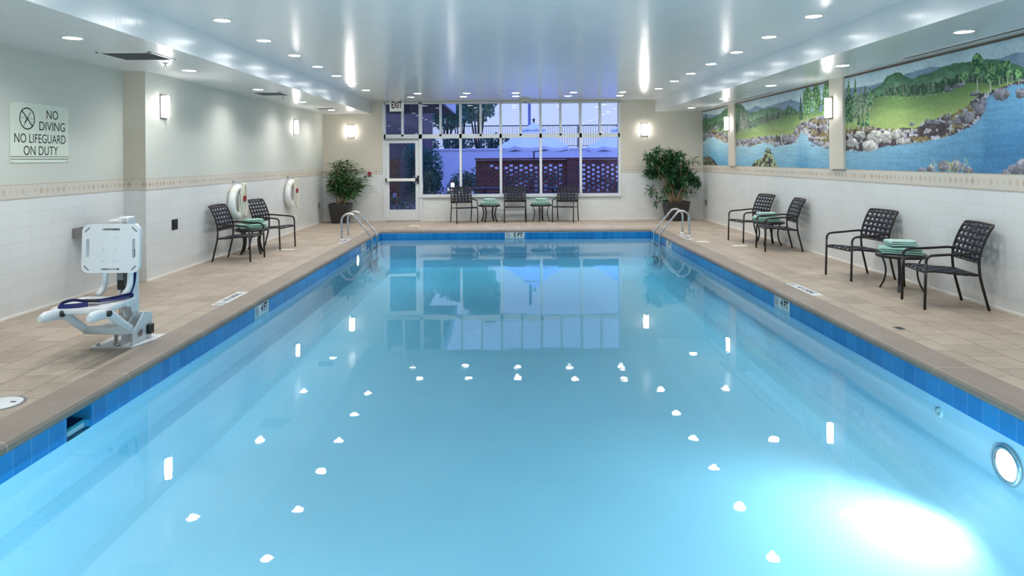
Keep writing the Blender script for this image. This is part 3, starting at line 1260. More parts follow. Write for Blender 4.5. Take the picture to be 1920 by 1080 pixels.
# ================================================================== SIDE TABLES + TOWELS
def make_table():
    t = thing('side_table', '', 'side table')
    b = MB(); b.lathe([(.0005, .435), (.262, .435), (.272, .428), (.28, .415), (.28, .40), (.272, .392), (.0005, .392)], 40, caps=False); b.build('tabletop', M_bronze, t)
    for k in range(4):
        a = PI / 4 + k * PI / 2
        c, s_ = math.cos(a), math.sin(a)
        pts = smooth_path([(r * c, r * s_, z) for r, z in ((.215, .393), (.185, .33), (.165, .22), (.185, .10), (.232, 0.0))], 5)
        b = MB(); b.sweep(pts, [(-.009, -.017), (.009, -.017), (.009, .017), (-.009, .017)], up=(c, s_, 0), smooth=False); b.build('leg', M_bronze, t)
    return t


tab0 = make_table()
TB = [((4.72, 8.20), .15, 'dark round side table with towels between the two nearest right chairs'),
      ((4.74, 12.43), .1, 'dark round side table with towels between the two far right chairs'),
      ((-4.43, 11.80), .25, 'dark round side table with green towels between the left chairs'),
      ((-.48, 17.43), .3, 'left round side table with towels under the window'),
      ((.84, 17.45), .55, 'right round side table with towels under the window')]
for k, ((x, y), rz, lab) in enumerate(TB):
    o = tab0 if k == 0 else copy_tree(tab0)
    o.location = (x, y, 0)
    o.rotation_euler = (0, 0, rz)
    o['label'] = lab
    o['group'] = 'round bronze side tables'


def folded_towel(w, d, layers, th, seed):
    """a towel folded into soft layers: a serpentine strip, rounded at the folds"""
    rnd = random.Random(seed)
    b = MB()
    g = th * 1.06
    path = []
    for k in range(layers):
        z = th / 2 + k * g
        xs = [-w / 2 + w * i / 8 for i in range(9)]
        if k % 2:
            xs = xs[::-1]
        for x in xs:
            path.append((x, z + .003 * math.sin(9 * x + seed + k)))
        if k < layers - 1:
            sg = 1 if k % 2 == 0 else -1
            for i in range(1, 5):
                a = -PI / 2 + PI * i / 5
                path.append((sg * (w / 2 + math.cos(a) * g * .5), z + g / 2 + math.sin(a) * g / 2))
    n = 9
    nrm = []
    for i in range(len(path)):
        a, c = path[max(0, i - 1)], path[min(len(path) - 1, i + 1)]
        t_ = Vector((c[0] - a[0], c[1] - a[1])).normalized()
        nrm.append((-t_.y, t_.x))
    rings = []
    H = layers * g
    for (x, z), (nx, nz) in zip(path, nrm):
        r = []
        sag = lambda v: -.006 * (abs(v) / (d / 2)) ** 3 * (z / H)
        for j in range(n):
            v = -d / 2 + d * j / (n - 1)
            edge = 1 - .45 * (abs(v) / (d / 2)) ** 6
            r.append(Vector((x + nx * th / 2 * edge + .004 * math.sin(13 * v + seed), v, max(.0, z + nz * th / 2 * edge + sag(v)))))
        for j in reversed(range(n)):
            v = -d / 2 + d * j / (n - 1)
            edge = 1 - .45 * (abs(v) / (d / 2)) ** 6
            r.append(Vector((x - nx * th / 2 * edge + .004 * math.sin(13 * v + seed), v, max(.0, z - nz * th / 2 * edge + sag(v)))))
        rings.append(r)
    b.ring_strip(rings, False, True, True)
    return b


def towels(x, y, rz, where, big=(.42, .30), small=(.27, .22), mats=None):
    m1, m2 = mats or (M_towel, M_towel2)
    o = folded_towel(big[0], big[1], 3, .026, 3).build('folded_towel', m1)
    o.location = (x, y, .436); o.rotation_euler = (0, 0, rz)
    tag(o, 'larger folded green towel on the %s' % where, 'towel', 'folded pool towels')
    o = folded_towel(small[0], small[1], 3, .024, 8).build('folded_towel', m2)
    o.location = (x + .01, y + .02, .436 + .088); o.rotation_euler = (0, 0, rz + .35)
    tag(o, 'smaller folded towel topping the pile on the %s' % where, 'towel', 'folded pool towels')


towels(4.70, 8.18, -.5, 'nearest right side table')
towels(4.70, 12.43, -.35, 'far right side table', mats=(M_towel, M_towel2))
towels(-4.42, 11.78, .5, 'left deck side table', mats=(M_towel, M_towel))
towels(-.48, 17.42, .1, 'left side table under the window', (.42, .36), (.25, .22), (M_towel, M_towel2))
towels(.84, 17.44, 0, 'right side table under the window', (.42, .36), (.24, .22), (M_towel, M_towel2))


# ================================================================== LADDERS
def ladder(sgn, xe, y0, y1, label):
    """sgn -1: on the left pool edge xe; rails arch from deck anchors into the water"""
    t = thing('pool_ladder', label, 'pool ladder', (xe, (y0 + y1) / 2, 0), group='stainless pool ladders')
    dy = (y1 - y0) / 2
    for s_ in (-1, 1):
        y = s_ * dy
        P = lambda pts: [(-sgn * -1 * 0 + sgn * a, y, z) for a, z in pts]   # a measured away from the pool
        up = [(.52, 0.0), (.52, .20), (.52, .36)]
        bend = [(.37 + .15 * math.cos(a), .36 + .15 * math.sin(a)) for a in [PI * k / 12 * .72 for k in range(1, 13)]]
        slope = [(-.02, .12), (-.06, .06), (-.085, 0.0), (-.09, -.08), (-.09, -.40), (-.09, -.66)]
        path = up + bend + slope
        b = MB(); b.tube(smooth_path(P(path), 3), .021, 12); b.build('handrail', M_chrome, t)
        b = MB(); b.lathe([(.021, .02), (.03, .016), (.055, .008), (.058, 0)], 20, (sgn * .52, y, 0), caps=False); b.build('escutcheon', M_chrome, t)
    for z in (-.22, -.50):
        b = MB(); b.box((-sgn * .09, 0, z), (.09, 2 * dy, .03), .006); b.build('tread', M_steel, t)
    return t


ladder(-1, PX0, 13.85, 14.39, 'stainless pool ladder with twin arched rails on the left pool edge')
ladder(1, PX1, 13.99, 14.52, 'stainless pool ladder with twin arched rails on the right pool edge')


# ================================================================== DEPTH MARKERS
def wall_marker(origin, right, txt, label):
    n = Vector(right).cross(Vector((0, 0, 1)))
    t = thing('depth_marker', label, 'depth marker', origin, group='waterline depth markers')
    M = frame_matrix((0, 0, 0), right, (0, 0, 1))
    b = MB(); b.box((0, 0, -.02), (.44, .15, .007), 0)
    for v in b.bm.verts:
        v.co = M @ Vector((v.co.x, v.co.y - .02, v.co.z + .0225))
    b.build('tile', M_markw, t)
    M2 = Matrix.Translation(Vector(M.col[2][:3]) * .0065) @ M
    b = MB(); add_text(b, txt, .115, M2 @ Matrix.Translation((.075, 0.0, 0)), .95, .004); b.build('lettering', M_ink, t)
    b = MB(); no_diving_symbol(b, M2 @ Matrix.Translation((-.155, 0.0, 0)), .046, .006); b.build('symbol', M_ink, t)


wall_marker((PX0 + .006, 7.88, -.105), (0, 1, 0), '4 FT', 'white 4 FT marker on the left waterline beside the pool lift')
wall_marker((PX0 + .006, 13.42, -.105), (0, 1, 0), '5 FT', 'white 5 FT marker on the left waterline beside the ladder')
wall_marker((PX1 - .006, 7.95, -.105), (0, -1, 0), '4 FT', 'white 4 FT marker on the right waterline')
wall_marker((PX1 - .006, 13.55, -.105), (0, -1, 0), '5 FT', 'white 5 FT marker on the right waterline beside the ladder')
wall_marker((.145, PY1 - .006, -.105), (1, 0, 0), '5 FT', 'white 5 FT marker on the waterline of the back pool wall')


def deck_marker(x, y, right, label, l=.76, w=.135):
    t = thing('deck_marker', label, 'deck marker', (x, y, 0), group='white no diving strips set in the deck')
    M = frame_matrix((0, 0, .0015), right, Vector((0, 0, 1)).cross(Vector(right)))
    b = MB(); b.box((0, 0, 0), (l, w, .003))
    for v in b.bm.verts:
        v.co = M @ v.co
    b.build('strip', M_markw, t)
    M2 = Matrix.Translation((0, 0, .0022)) @ M
    b = MB(); add_text(b, 'NO DIVING', .105, M2 @ Matrix.Translation((.06, 0, 0)), .82, .003); b.build('lettering', M_markgrey, t)
    b = MB(); no_diving_symbol(b, M2 @ Matrix.Translation((-l / 2 + .085, 0, 0)), .06, .008); b.build('symbol', M_markgrey, t)


deck_marker(PX0 - COPW - .085, 7.94, (0, 1, 0), 'white no diving strip on the left deck beside the pool lift')
deck_marker(PX1 + COPW + .085, 8.25, (0, -1, 0), 'white no diving strip on the right deck before the near chairs')
deck_marker(PX0 - COPW - .085, 13.42, (0, 1, 0), 'white no diving strip on the left deck at the ladder')
deck_marker(PX1 + COPW + .085, 13.75, (0, -1, 0), 'white no diving strip on the right deck at the ladder')
deck_marker(-.1, PY1 + COPW + .10, (1, 0, 0), 'white no diving strip on the far deck before the middle window chair')

# deck plates, skimmer lid and drain
for x, y, sx, sy, lab in ((-4.0, 12.26, .30, .15, 'small pale plate in the left deck beside the farther left chair'),
                          (3.70, 12.98, .22, .16, 'small pale plate in the right deck near the ladder'),
                          (4.19, 12.36, .26, .15, 'small pale plate in the right deck in front of the far right chairs'),
                          (-2.26, 16.45, .26, .15, 'small pale plate in the far deck before the glass door')):
    b = MB(); b.box((0, 0, .0015), (sx, sy, .003), .001)
    o = b.build('deck_plate', plain('pale_deck_plate', srgb(226, 218, 204), .4)); o.location = (x, y, 0)
    tag(o, lab, 'deck plate', 'pale plates set in the deck')
t = thing('deck_hatch', 'round white access hatch in the left deck close to the camera', 'hatch', (-3.375, 4.52, 0))
b = MB(); b.lathe([(.0005, .008), (.125, .008), (.13, .006)], 40, caps=False); b.build('lid', M_liftw, t)
b = MB(); b.lathe([(.131, .006), (.145, .006), (.148, .0005)], 40, caps=False); b.build('collar', M_grill, t)
b = MB(); b.box((.075, .02, .009), (.035, .014, .003), .001); b.build('finger_slot', M_dark, t)
t = thing('deck_drain', 'small round bronze drain in the right deck beside the coping', 'drain', (3.62, 6.34, 0))
b = MB(); b.lathe([(.0005, .004), (.048, .004), (.055, .001)], 28, caps=False); b.build('drain_cover', M_steel, t)
b = MB()
for k in range(5):
    b.box((0, -.028 + k * .014, .0046), (.06, .004, .001))
b.build('slot_grate', M_dark, t)


# ================================================================== POTTED PLANTS
def leaf(b, base, d, length, width, droop, roll=0.0):
    """a pointed blade, folded along its midrib and bent by gravity"""
    d = Vector(d).normalized()
    side = d.cross(Vector((0, 0, 1)))
    if side.length < .05:
        side = Vector((1, 0, 0))
    side.normalize()
    side = Matrix.Rotation(roll, 3, d) @ side
    p = Vector(base)
    prev = None
    for k, wk in enumerate((.16, .75, 1.0, .7, .05)):
        up = side.cross(d).normalized()
        w = width * wk / 2
        cur = [b.bm.verts.new(p - side * w + up * w * .35), b.bm.verts.new(p), b.bm.verts.new(p + side * w + up * w * .35)]
        if prev:
            for j in (0, 1):
                f = b.bm.faces.new((prev[j], prev[j + 1], cur[j + 1], cur[j])); f.smooth = True
        prev = cur
        p = p + d * (length / 4)
        d = (d + Vector((0, 0, -droop))).normalized()


def planter_pot(t, w0, w1, h, rotz):
    b = MB()
    rings = []
    R = Matrix.Rotation(rotz, 3, 'Z')
    def sq(w, z, n=40):
        out = []
        for k in range(n):
            a = 2 * PI * k / n
            c, s = math.cos(a), math.sin(a)
            r = (abs(c) ** 6 + abs(s) ** 6) ** (-1 / 6)
            out.append(R @ Vector((w / 2 * r * c, w / 2 * r * s, z)))
        return out
    for w, z in ((w1 * .96, 0), (w1, .012), (w1 + (w0 - w1) * .5, h * .45), (w0, h - .01), (w0 - .005, h), (w0 - .05, h), (w0 - .06, h - .05)):
        rings.append(sq(w, z))
    b.ring_strip(rings, False, True, False)
    b.build('pot', M_pot, t)
    b = MB(); b.ring_strip([sq(w0 - .062, h - .06), sq(w0 - .062, h - .045)], False, True, False); b.build('soil', M_soil, t)


def left_plant():
    t = thing('potted_dracaena', 'tall leafy plant with drooping leaves in a dark planter in the left back corner', 'potted plant', (-4.28, 17.44, 0))
    planter_pot(t, .56, .42, .49, .05)
    rnd = random.Random(4)
    cb, lb = MB(), MB()
    tips = [(-.26, -.05, 1.28), (-.16, .0, 1.50), (.0, -.12, 1.46), (.16, .05, 1.56), (.34, -.05, 1.50), (.52, .03, 1.36), (.66, -.1, 1.14), (-.02, .1, 1.58), (-.30, .1, 1.0), (.28, -.2, 1.2), (-.12, -.2, 1.12), (.48, .1, 1.0), (.62, -.05, .95)]
    for tx, ty, tz in tips:
        ba = (rnd.uniform(-.10, .12), rnd.uniform(-.1, .1), .44)
        pts = smooth_path([ba, (ba[0] + (tx - ba[0]) * .35, ba[1] + (ty - ba[1]) * .35, .44 + (tz - .44) * .5), (tx, ty, tz)], 5)
        cb.tube(pts, .011, 6, radii=[1.25 - .6 * i / (len(pts) - 1) for i in range(len(pts))])
        n = 46
        for k in range(n):
            f = .38 + .62 * k / n
            i = f * (len(pts) - 1)
            j = min(int(i), len(pts) - 2)
            p = pts[j].lerp(pts[j + 1], i - j)
            a = k * 2.4 + rnd.uniform(-.4, .4)
            el = .75 * f - .28 + rnd.uniform(-.25, .25)
            d = Vector((math.cos(a), math.sin(a) * .75, el))
            L = rnd.uniform(.19, .30)
            q = p + d.normalized() * L
            if q.y > .30:
                d.y = -abs(d.y)
            if q.x < -.48:
                d.x = abs(d.x)
            leaf(lb, p, d, L, rnd.uniform(.040, .058), rnd.uniform(.14, .36), rnd.uniform(-.5, .5))
    cb.build('cane', M_cane, t)
    lb.build('foliage', M_leaf, t, normals=False)


def right_plant():
    t = thing('potted_schefflera', 'bushy dark green plant with clustered leaves in a dark planter in the right back corner', 'potted plant', (4.29, 17.44, 0))
    planter_pot(t, .62, .45, .49, .1)
    rnd = random.Random(9)
    cb, lb = MB(), MB()
    cl = [(270, 170), (170, 250), (220, 310), (190, 440), (260, 440), (330, 270), (290, 360), (440, 200), (560, 215), (430, 290), (500, 370), (440, 440), (560, 480), (650, 430), (720, 500), (700, 290), (640, 540), (770, 560), (480, 600), (430, 640), (560, 610), (240, 690), (370, 720), (270, 800), (205, 640), (660, 690), (480, 500), (610, 370), (390, 370), (350, 430), (520, 260)]
    thin = {15, 21, 22, 23, 24, 25}
    sc = 17.44 / 1280
    for i, (zx, zy) in enumerate(cl):
        px, py = 1190 + zx / 6.75, 260 + zy / 6.75
        c = Vector(((px - 952) * sc - 4.29, rnd.uniform(-.22, .12), 1.6 - (py - 298 + .007 * (px - 952)) * sc))
        ba = Vector((rnd.uniform(-.14, .16), rnd.uniform(-.1, .1), .44))
        mid = ba.lerp(c, .55) + Vector((rnd.uniform(-.05, .05), 0, .12))
        pts = smooth_path([ba, mid, c], 6)
        cb.tube(pts, .008, 6, radii=[1.2 - .6 * k / (len(pts) - 1) for k in range(len(pts))])
        n = 20 if i in thin else 85
        for k in range(n):
            u = rnd.uniform(-1, 1)
            a = rnd.uniform(0, 2 * PI)
            s = math.sqrt(1 - u * u)
            d = Vector((s * math.cos(a), s * math.sin(a) * .8, u * .75 + .05))
            p = c + d * rnd.uniform(.0, .05) + Vector((rnd.uniform(-.07, .07), rnd.uniform(-.06, .06), rnd.uniform(-.07, .07)))
            L = rnd.uniform(.11, .18)
            if p.y + d.y * L > .30:
                d.y = -abs(d.y)
            leaf(lb, p, d, L, rnd.uniform(.034, .050), rnd.uniform(.05, .22), rnd.uniform(-.6, .6))
    cb.build('cane', M_cane, t)
    lb.build('foliage', M_leaf2, t, normals=False)


left_plant()
right_plant()


# ================================================================== POOL LIFT
def pool_lift():
    B = Vector((-3.36, 6.05, 0))
    t = thing('pool_lift', 'white wheelchair-access pool lift with a moulded seat on the left deck edge', 'pool lift', B)
    # local: seat faces -y (towards the camera), pool on +x
    b = MB()
    b.poly([(-.22, -.22, 0), (.14, -.22, 0), (.21, .02, 0), (.21, .22, 0), (-.22, .22, 0)], (0, 0, .016))
    b.build('base_plate', M_liftw, t)
    for x, y in ((-.18, -.17), (.0, -.18), (-.18, .16), (-.06, -.12)):
        b = MB(); b.lathe([(.018, .016), (.018, .034), (.012, .04), (.0005, .041)], 6, (x, y, 0)); b.build('anchor_bolt', M_chrome, t)
    b = MB()
    for x in (.02, .105):
        b.poly([(x, -.18, .016), (x, .14, .016), (x, .16, .22), (x, .02, .26), (x, -.16, .12)], (.014, 0, 0))
    b.box((.07, .10, .15), (.085, .02, .2), .003)
    b.build('pivot_bracket', M_liftw, t)
    b = MB(); b.lathe([(.03, -.012), (.03, .012)], 16, (.12, -.06, .10), Matrix.Rotation(PI / 2, 3, 'Y')); b.build('pivot_pin', M_steel, t)
    b = MB(); b.box((.14, .08, .10), (.04, .07, .085), .008); b.build('rubber_stop', M_black, t)
    # mast
    b = MB(); b.box((-.025, .07, .53), (.085, .12, 1.02), .008); b.build('mast', M_liftw, t)
    b = MB()
    b.box((-.08, .03, 1.06), (.18, .12, .05), .01)
    b.box((-.02, .0, 1.07), (.085, .13, .085), .008)
    b.box((-.13, .03, 1.035), (.10, .10, .05), .01)
    b.build('head_bracket', M_liftw, t)
    b = MB(); b.lathe([(.014, 0), (.014, .016), (.0005, .018)], 12, (.0, -.066, 1.085), Matrix.Rotation(PI / 2, 3, 'X')); b.build('head_bolt', M_chrome, t)
    b = MB(); b.tube([(-.12, .10, .15), (-.12, .10, .60)], .032, 14); b.tube([(-.12, .10, .60), (-.12, .10, 1.03)], .02, 12); b.build('actuator', M_chrome, t)
    b = MB(); b.box((-.045, -.02, .62), (.08, .06, .30), .01); b.build('battery_box', M_black, t)
    b = MB(); b.box((-.05, -.0515, .64), (.05, .004, .16)); b.build('battery_label', M_grill, t)
    # seat back tubes
    b = MB()
    for x in (-.19, .035):
        b.tube(smooth_path([(x, -.055, .98), (x, -.05, .62), (x - .005, -.06, .50), (x - .02, -.12, .435)], 6), .026, 12)
    b.build('back_tube', M_liftw, t)
    # moulded backrest with hand slots
    b = MB()
    W, Hh, th = .50, .42, .035
    cz, y0 = .845, -.095
    def rr(w, h, r, n=6):
        out = []
        for cx, cy_, a0 in ((w / 2 - r, h / 2 - r, 0), (-w / 2 + r, h / 2 - r, PI / 2), (-w / 2 + r, -h / 2 + r, PI), (w / 2 - r, -h / 2 + r, 1.5 * PI)):
            for k in range(n + 1):
                a = a0 + PI / 2 * k / n
                out.append((cx + r * math.cos(a), cy_ + r * math.sin(a)))
        return out
    # panel built as columns around two vertical slots
    slots = [(-.20, .085), (.20, .085)]
    outer = rr(W, Hh, .06)
    tmp = bmesh.new()
    loops = [outer] + [[(sx + q[0], q[1]) for q in rr(.026, .17, .0125, 4)] for sx, _ in slots] + [[(q[0], q[1] + zz) for q in rr(.16, .018, .008, 3)] for zz in (.165, -.178)]
    edges = []
    for lp in loops:
        vs = [tmp.verts.new((x, 0, z)) for x, z in lp]
        for k in range(len(vs)):
            edges.append(tmp.edges.new((vs[k], vs[(k + 1) % len(vs)])))
    bmesh.ops.triangle_fill(tmp, edges=edges, use_beauty=True, use_dissolve=False)
    ext = bmesh.ops.extrude_face_region(tmp, geom=list(tmp.faces))
    bmesh.ops.translate(tmp, vec=(0, -th, 0), verts=[v for v in ext['geom'] if isinstance(v, bmesh.types.BMVert)])
    bmesh.ops.transform(tmp, matrix=Matrix.Translation((-.09, y0, cz)) @ Matrix.Rotation(-.06, 4, 'X'), verts=list(tmp.verts))
    b.join(tmp)
    back = b.build('backrest', M_liftw, t)
    b = MB()
    for x in (-.155, -.05):
        for z in (.10, .0, -.10):
            b.lathe([(.010, 0), (.008, .003), (.0005, .0035)], 10, (x, y0 - th - .003 + z * .06, cz + z), Matrix.Rotation(PI / 2, 3, 'X'))
    b.build('panel_screw', M_liftw, t)
    for sx, sz, a in ((-.205, .165, .75), (.205, .165, -.75), (-.205, -.165, -.75), (.205, -.165, .75)):
        b = MB(); b.box((-.09 + sx, y0 - th + sz * .06, cz + sz), (.055, .004, .010), 0, Matrix.Rotation(-a, 3, 'Y'))
        b.build('corner_slot', M_grill, t)
    # seat pan
    b = MB()
    tmp = bmesh.new()
    vs = [tmp.verts.new((x, z, 0)) for x, z in rr(.48, .46, .07)]
    tmp.faces.new(vs)
    ext = bmesh.ops.extrude_face_region(tmp, geom=list(tmp.faces))
    bmesh.ops.translate(tmp, vec=(0, 0, .042), verts=[v for v in ext['geom'] if isinstance(v, bmesh.types.BMVert)])
    bmesh.ops.bevel(tmp, geom=[e_ for e_ in tmp.edges if abs(e_.verts[0].co.z - e_.verts[1].co.z) < 1e-5], offset=.010, segments=2, affect='EDGES')
    bmesh.ops.transform(tmp, matrix=Matrix.Translation((-.10, -.36, .385)) @ Matrix.Rotation(.03, 4, 'X'), verts=list(tmp.verts))
    b.join(tmp)
    b.build('seat', M_liftw, t)
    b = MB(); b.box((-.09, -.22, .37), (.24, .34, .03), .006); b.box((-.04, -.02, .36), (.16, .14, .06), .008); b.build('seat_bracket', M_liftw, t)
    # footrest: two arms with rounded tips, knee and a crossbar
    for x in (-.25, .125):
        pts = smooth_path([(x, -.80, .395), (x, -.62, .385), (x, -.50, .355), (x, -.36, .26), (x, -.22, .17)], 6)
        rad = [.55 + .45 * min(1, k / 2) if k < 3 else 1 - .25 * k / len(pts) for k in range(len(pts))]
        b = MB(); b.sweep(pts, [(.044 * math.cos(a), .032 * math.sin(a)) for a in [2 * PI * k / 14 for k in range(14)]], radii=rad); b.build('footrest_arm', M_liftw, t)
        b = MB(); b.lathe([(.026, .0), (.026, .046), (.02, .052)], 16, (x, -.585, .385), Matrix.Rotation(PI / 2, 3, 'Y')); b.build('pivot_knob', M_black, t)
    b = MB(); b.sweep([(-.26, -.215, .165), (-.06, -.205, .155), (.135, -.215, .165)], [(-.03, -.03), (.03, -.03), (.03, .03), (-.03, .03)], smooth=False)
    b.build('crossbar', M_liftw, t)
    b = MB(); b.box((-.12, -.06, .17), (.16, .20, .03), .006); b.tube([(-.12, .0, .02), (-.12, -.02, .16)], .016); b.build('footrest_link', M_liftw, t)
    # seat belt
    b = MB()
    sec = [(-.003, -.019), (.003, -.019), (.003, .019), (-.003, .019)]
    Z = .433
    b.sweep(smooth_path([(.10, -.16, .43), (.11, -.19, Z + .03), (.04, -.26, Z + .02), (-.05, -.35, Z + .012), (-.13, -.42, Z + .02), (-.21, -.46, Z + .035), (-.27, -.51, Z + .02), (-.25, -.555, Z + .006), (-.15, -.545, Z + .006), (-.06, -.50, Z + .010)], 6), sec, up=(0, 0, 1), smooth=False)
    b.sweep(smooth_path([(-.22, -.38, Z + .012), (-.14, -.41, Z + .028), (-.07, -.44, Z + .026), (-.01, -.41, Z + .016), (.08, -.30, Z + .014), (.12, -.20, Z + .022)], 6), sec, up=(0, 0, 1), smooth=False)
    b.sweep(smooth_path([(.035, .03, .82), (.035, .015, .62), (.03, .0, .52), (.03, -.06, .445), (.05, -.16, .44)], 6), sec, up=(0, 1, 0), smooth=False)
    b.build('seat_belt', M_belt, t)
    b = MB(); b.box((-.045, -.455, Z + .03), (.075, .05, .022), .005); b.build('belt_buckle', M_black, t)


pool_lift()


# ================================================================== MURAL (painted on the wall panels)
def vnoise(x, y, seed=0):
    xi, yi = np.floor(x).astype(np.int64), np.floor(y).astype(np.int64)
    fx, fy = x - xi, y - yi
    fx, fy = fx * fx * (3 - 2 * fx), fy * fy * (3 - 2 * fy)

    def h(a, c):
        n = (a * 374761393 + c * 668265263 + seed * 1442695041) & 0x7fffffff
        n = ((n ^ (n >> 13)) * 1274126177) & 0x7fffffff
        return ((n ^ (n >> 16)) & 0xffff) / 65535.0
    return (h(xi, yi) * (1 - fx) + h(xi + 1, yi) * fx) * (1 - fy) + (h(xi, yi + 1) * (1 - fx) + h(xi + 1, yi + 1) * fx) * fy


def fbm(x, y, seed=0, o=4):
    r, a, t_ = 0, .5, 0
    for k in range(o):
        r = r + a * vnoise(x * 2 ** k, y * 2 ** k, seed + k)
        t_ += a
        a *= .55
    return r / t_


def wall_point(px, py):
    """where the painted point seen at (px, py) in the picture lies on the right wall: (y, z)"""
    dx, dy = px - 952.0, py - 298.0
    a, c = dx - .007 * dy, dy + .007 * dx
    y = 1280 * XR / a
    return y, 1.6 - c * y / 1280


def paint_mural(Y, Z):
    """landscape of hills, meadow, rocks and river; Y, Z wall metres -> linear rgb"""
    C = lambda r, g, b_: np.array(srgb(r, g, b_)[:3])
    ones = np.ones_like(Y)[..., None]
    px = 952 + 1280 * XR / Y
    H = 1.37
    T = (Z - 1.41) / H

    def curve(pts, ox, oy, k):
        q = [wall_point(ox + x / k, oy + y / k) for x, y in pts]
        q.sort()
        return np.array([a for a, _ in q]), np.array([c for _, c in q])

    def edge(parts, jit=0.0, fr=3.0, seed=0):
        ys, zs = [], []
        for p in parts:
            a, c = p
            ys.append(a); zs.append(c)
        ys, zs = np.concatenate(ys), np.concatenate(zs)
        o = np.argsort(ys)
        e_ = np.interp(Y, ys[o], zs[o])
        return e_ + jit * (fbm(Y * fr, Y * 0 + seed, seed, 4) - .5) * 2

    A = (1580, 80, 4.0)
    B_ = (1300, 130, 5.143)
    blue = edge([curve([(20, 340), (120, 330), (200, 325), (290, 300), (480, 230), (650, 185), (830, 170), (1000, 140), (1180, 120), (1300, 70), (1360, 75)], *A),
                 curve([(85, 430), (200, 440), (420, 400), (540, 390), (600, 350), (680, 370), (780, 340), (880, 310), (940, 290), (1000, 310), (1060, 330), (1350, 330)], *B_)], .012, 3)
    hill = edge([curve([(20, 420), (200, 370), (290, 320), (330, 260), (400, 225), (440, 230), (520, 280), (600, 240), (720, 200), (850, 150), (950, 150), (1060, 130), (1150, 120), (1250, 140), (1360, 190)], *A),
                 curve([(85, 470), (150, 480), (250, 440), (300, 390), (350, 350), (415, 330), (470, 340), (530, 420), (600, 410), (700, 380), (790, 365), (870, 400), (920, 350), (1000, 400), (1060, 430), (1350, 420)], *B_)], .02, 4, 3)
    forest = edge([curve([(20, 420), (220, 415), (300, 370), (350, 330), (450, 320), (560, 325), (700, 300), (760, 270), (900, 250), (1060, 230), (1200, 210), (1360, 230)], *A),
                   curve([(85, 560), (250, 500), (360, 480), (415, 520), (520, 500), (640, 470), (700, 440), (850, 420), (1000, 410), (1100, 430), (1350, 430)], *B_)], .05, 14, 5)
    mead = edge([curve([(20, 480), (200, 425), (330, 395), (420, 390), (500, 400), (620, 380), (740, 370), (900, 300), (1060, 300), (1150, 330), (1250, 290), (1360, 280)], *A),
                 curve([(85, 600), (250, 560), (415, 600), (520, 570), (650, 540), (800, 480), (880, 450), (1000, 430), (1100, 420), (1350, 400)], *B_)], .012, 6, 7)
    shore = edge([curve([(20, 650), (100, 640), (200, 630), (300, 650), (450, 640), (540, 640), (600, 600), (750, 550), (900, 500), (960, 440), (1050, 380), (1200, 330), (1360, 290)], *A),
                  curve([(85, 640), (150, 590), (230, 600), (350, 650), (415, 680), (560, 660), (700, 650), (790, 640), (850, 640), (960, 620), (1000, 540), (1060, 510), (1200, 460), (1350, 440)], *B_)], .035, 9, 11)
    water_ = edge([curve([(20, 810), (150, 810), (250, 800), (350, 770), (450, 770), (600, 745), (800, 705), (950, 640), (1040, 560), (1070, 470), (1080, 420), (1150, 365), (1250, 330), (1360, 310)], *A),
                   curve([(85, 710), (140, 660), (190, 640), (240, 680), (350, 720), (415, 740), (560, 740), (700, 700), (790, 740), (900, 730), (1000, 700), (1030, 620), (1090, 620), (1120, 690), (1200, 730), (1300, 765), (1350, 775)], *B_)], .02, 8, 13)
    n1 = fbm(Y * 2.2, Z * 5, 21, 5)[..., None]
    n2 = fbm(Y * 12, Z * 22, 31, 4)[..., None]
    n3 = fbm(Y * 40, Z * 40, 41, 3)[..., None]
    k_ = lambda n: np.clip((n - .5) * 1.8 + .5, 0, 1)
    n1, n2, n3 = k_(n1), k_(n2), k_(n3)
    # sky
    s = np.clip((Z - blue) / .5, 0, 1)[..., None]
    col = C(198, 218, 224) * (1 - s) + C(140, 180, 204) * s
    col = col * (.86 + .28 * n1)
    m = (Z < blue)[..., None]
    col = np.where(m, (C(112, 140, 172) * .65 + C(136, 162, 176) * .35) * (.82 + .36 * n2), col)
    dz = np.clip((hill - Z) / .35, 0, 1)[..., None]
    m = (Z < hill)[..., None]
    gh = C(58, 112, 78) * (1 - dz) + C(132, 176, 132) * dz
    col = np.where(m, gh * (.62 + .76 * n2), col)
    m = ((Z < forest) & (Z > mead - .02))[..., None]
    trunk = (fbm(Y * 60, Z * 4, 51, 2) > .60)[..., None]
    gf = np.where(trunk, C(112, 128, 108), C(40, 82, 56)) * (.6 + .8 * n3)
    col = np.where(m, gf, col)
    m = (Z < mead)[..., None]
    dm = np.clip((mead - Z) / np.maximum(.05, mead - shore), 0, 1)[..., None]
    gm = C(96, 136, 72) * (1 - dm) + C(152, 174, 92) * dm
    gm = gm * (.72 + .56 * fbm(Y * 1.5, Z * 12, 61, 4)[..., None])
    col = np.where(m, gm, col)
    # rocky bank
    m = (Z < shore)[..., None]
    gx, gz = Y * 7, Z * 11
    cell = vnoise(np.floor(gx + .35 * np.sin(gz * 3)), np.floor(gz), 71)[..., None]
    bank = C(78, 66, 70) * (.5 + n3) * .8
    rock = C(176, 174, 184) * (.55 + .7 * n3)
    col = np.where(m, np.where((n2 + .35 * cell) > .82, rock, np.where(n1 > .56, C(128, 112, 70) * (.6 + .7 * n3), bank)), col)
    # river
    m = (Z < water_)[..., None]
    dw = np.clip((water_ - Z) / .55, 0, 1)[..., None]
    wv = fbm(Y * 3, Z * 40, 81, 3)[..., None]
    near = np.clip((px - 1400) / 400, 0, 1)[..., None]
    gw = (C(146, 188, 200) * (1 - near) + C(88, 150, 186) * near) * (1 - dw) + (C(74, 150, 186) * (1 - near) + C(46, 114, 158) * near) * dw
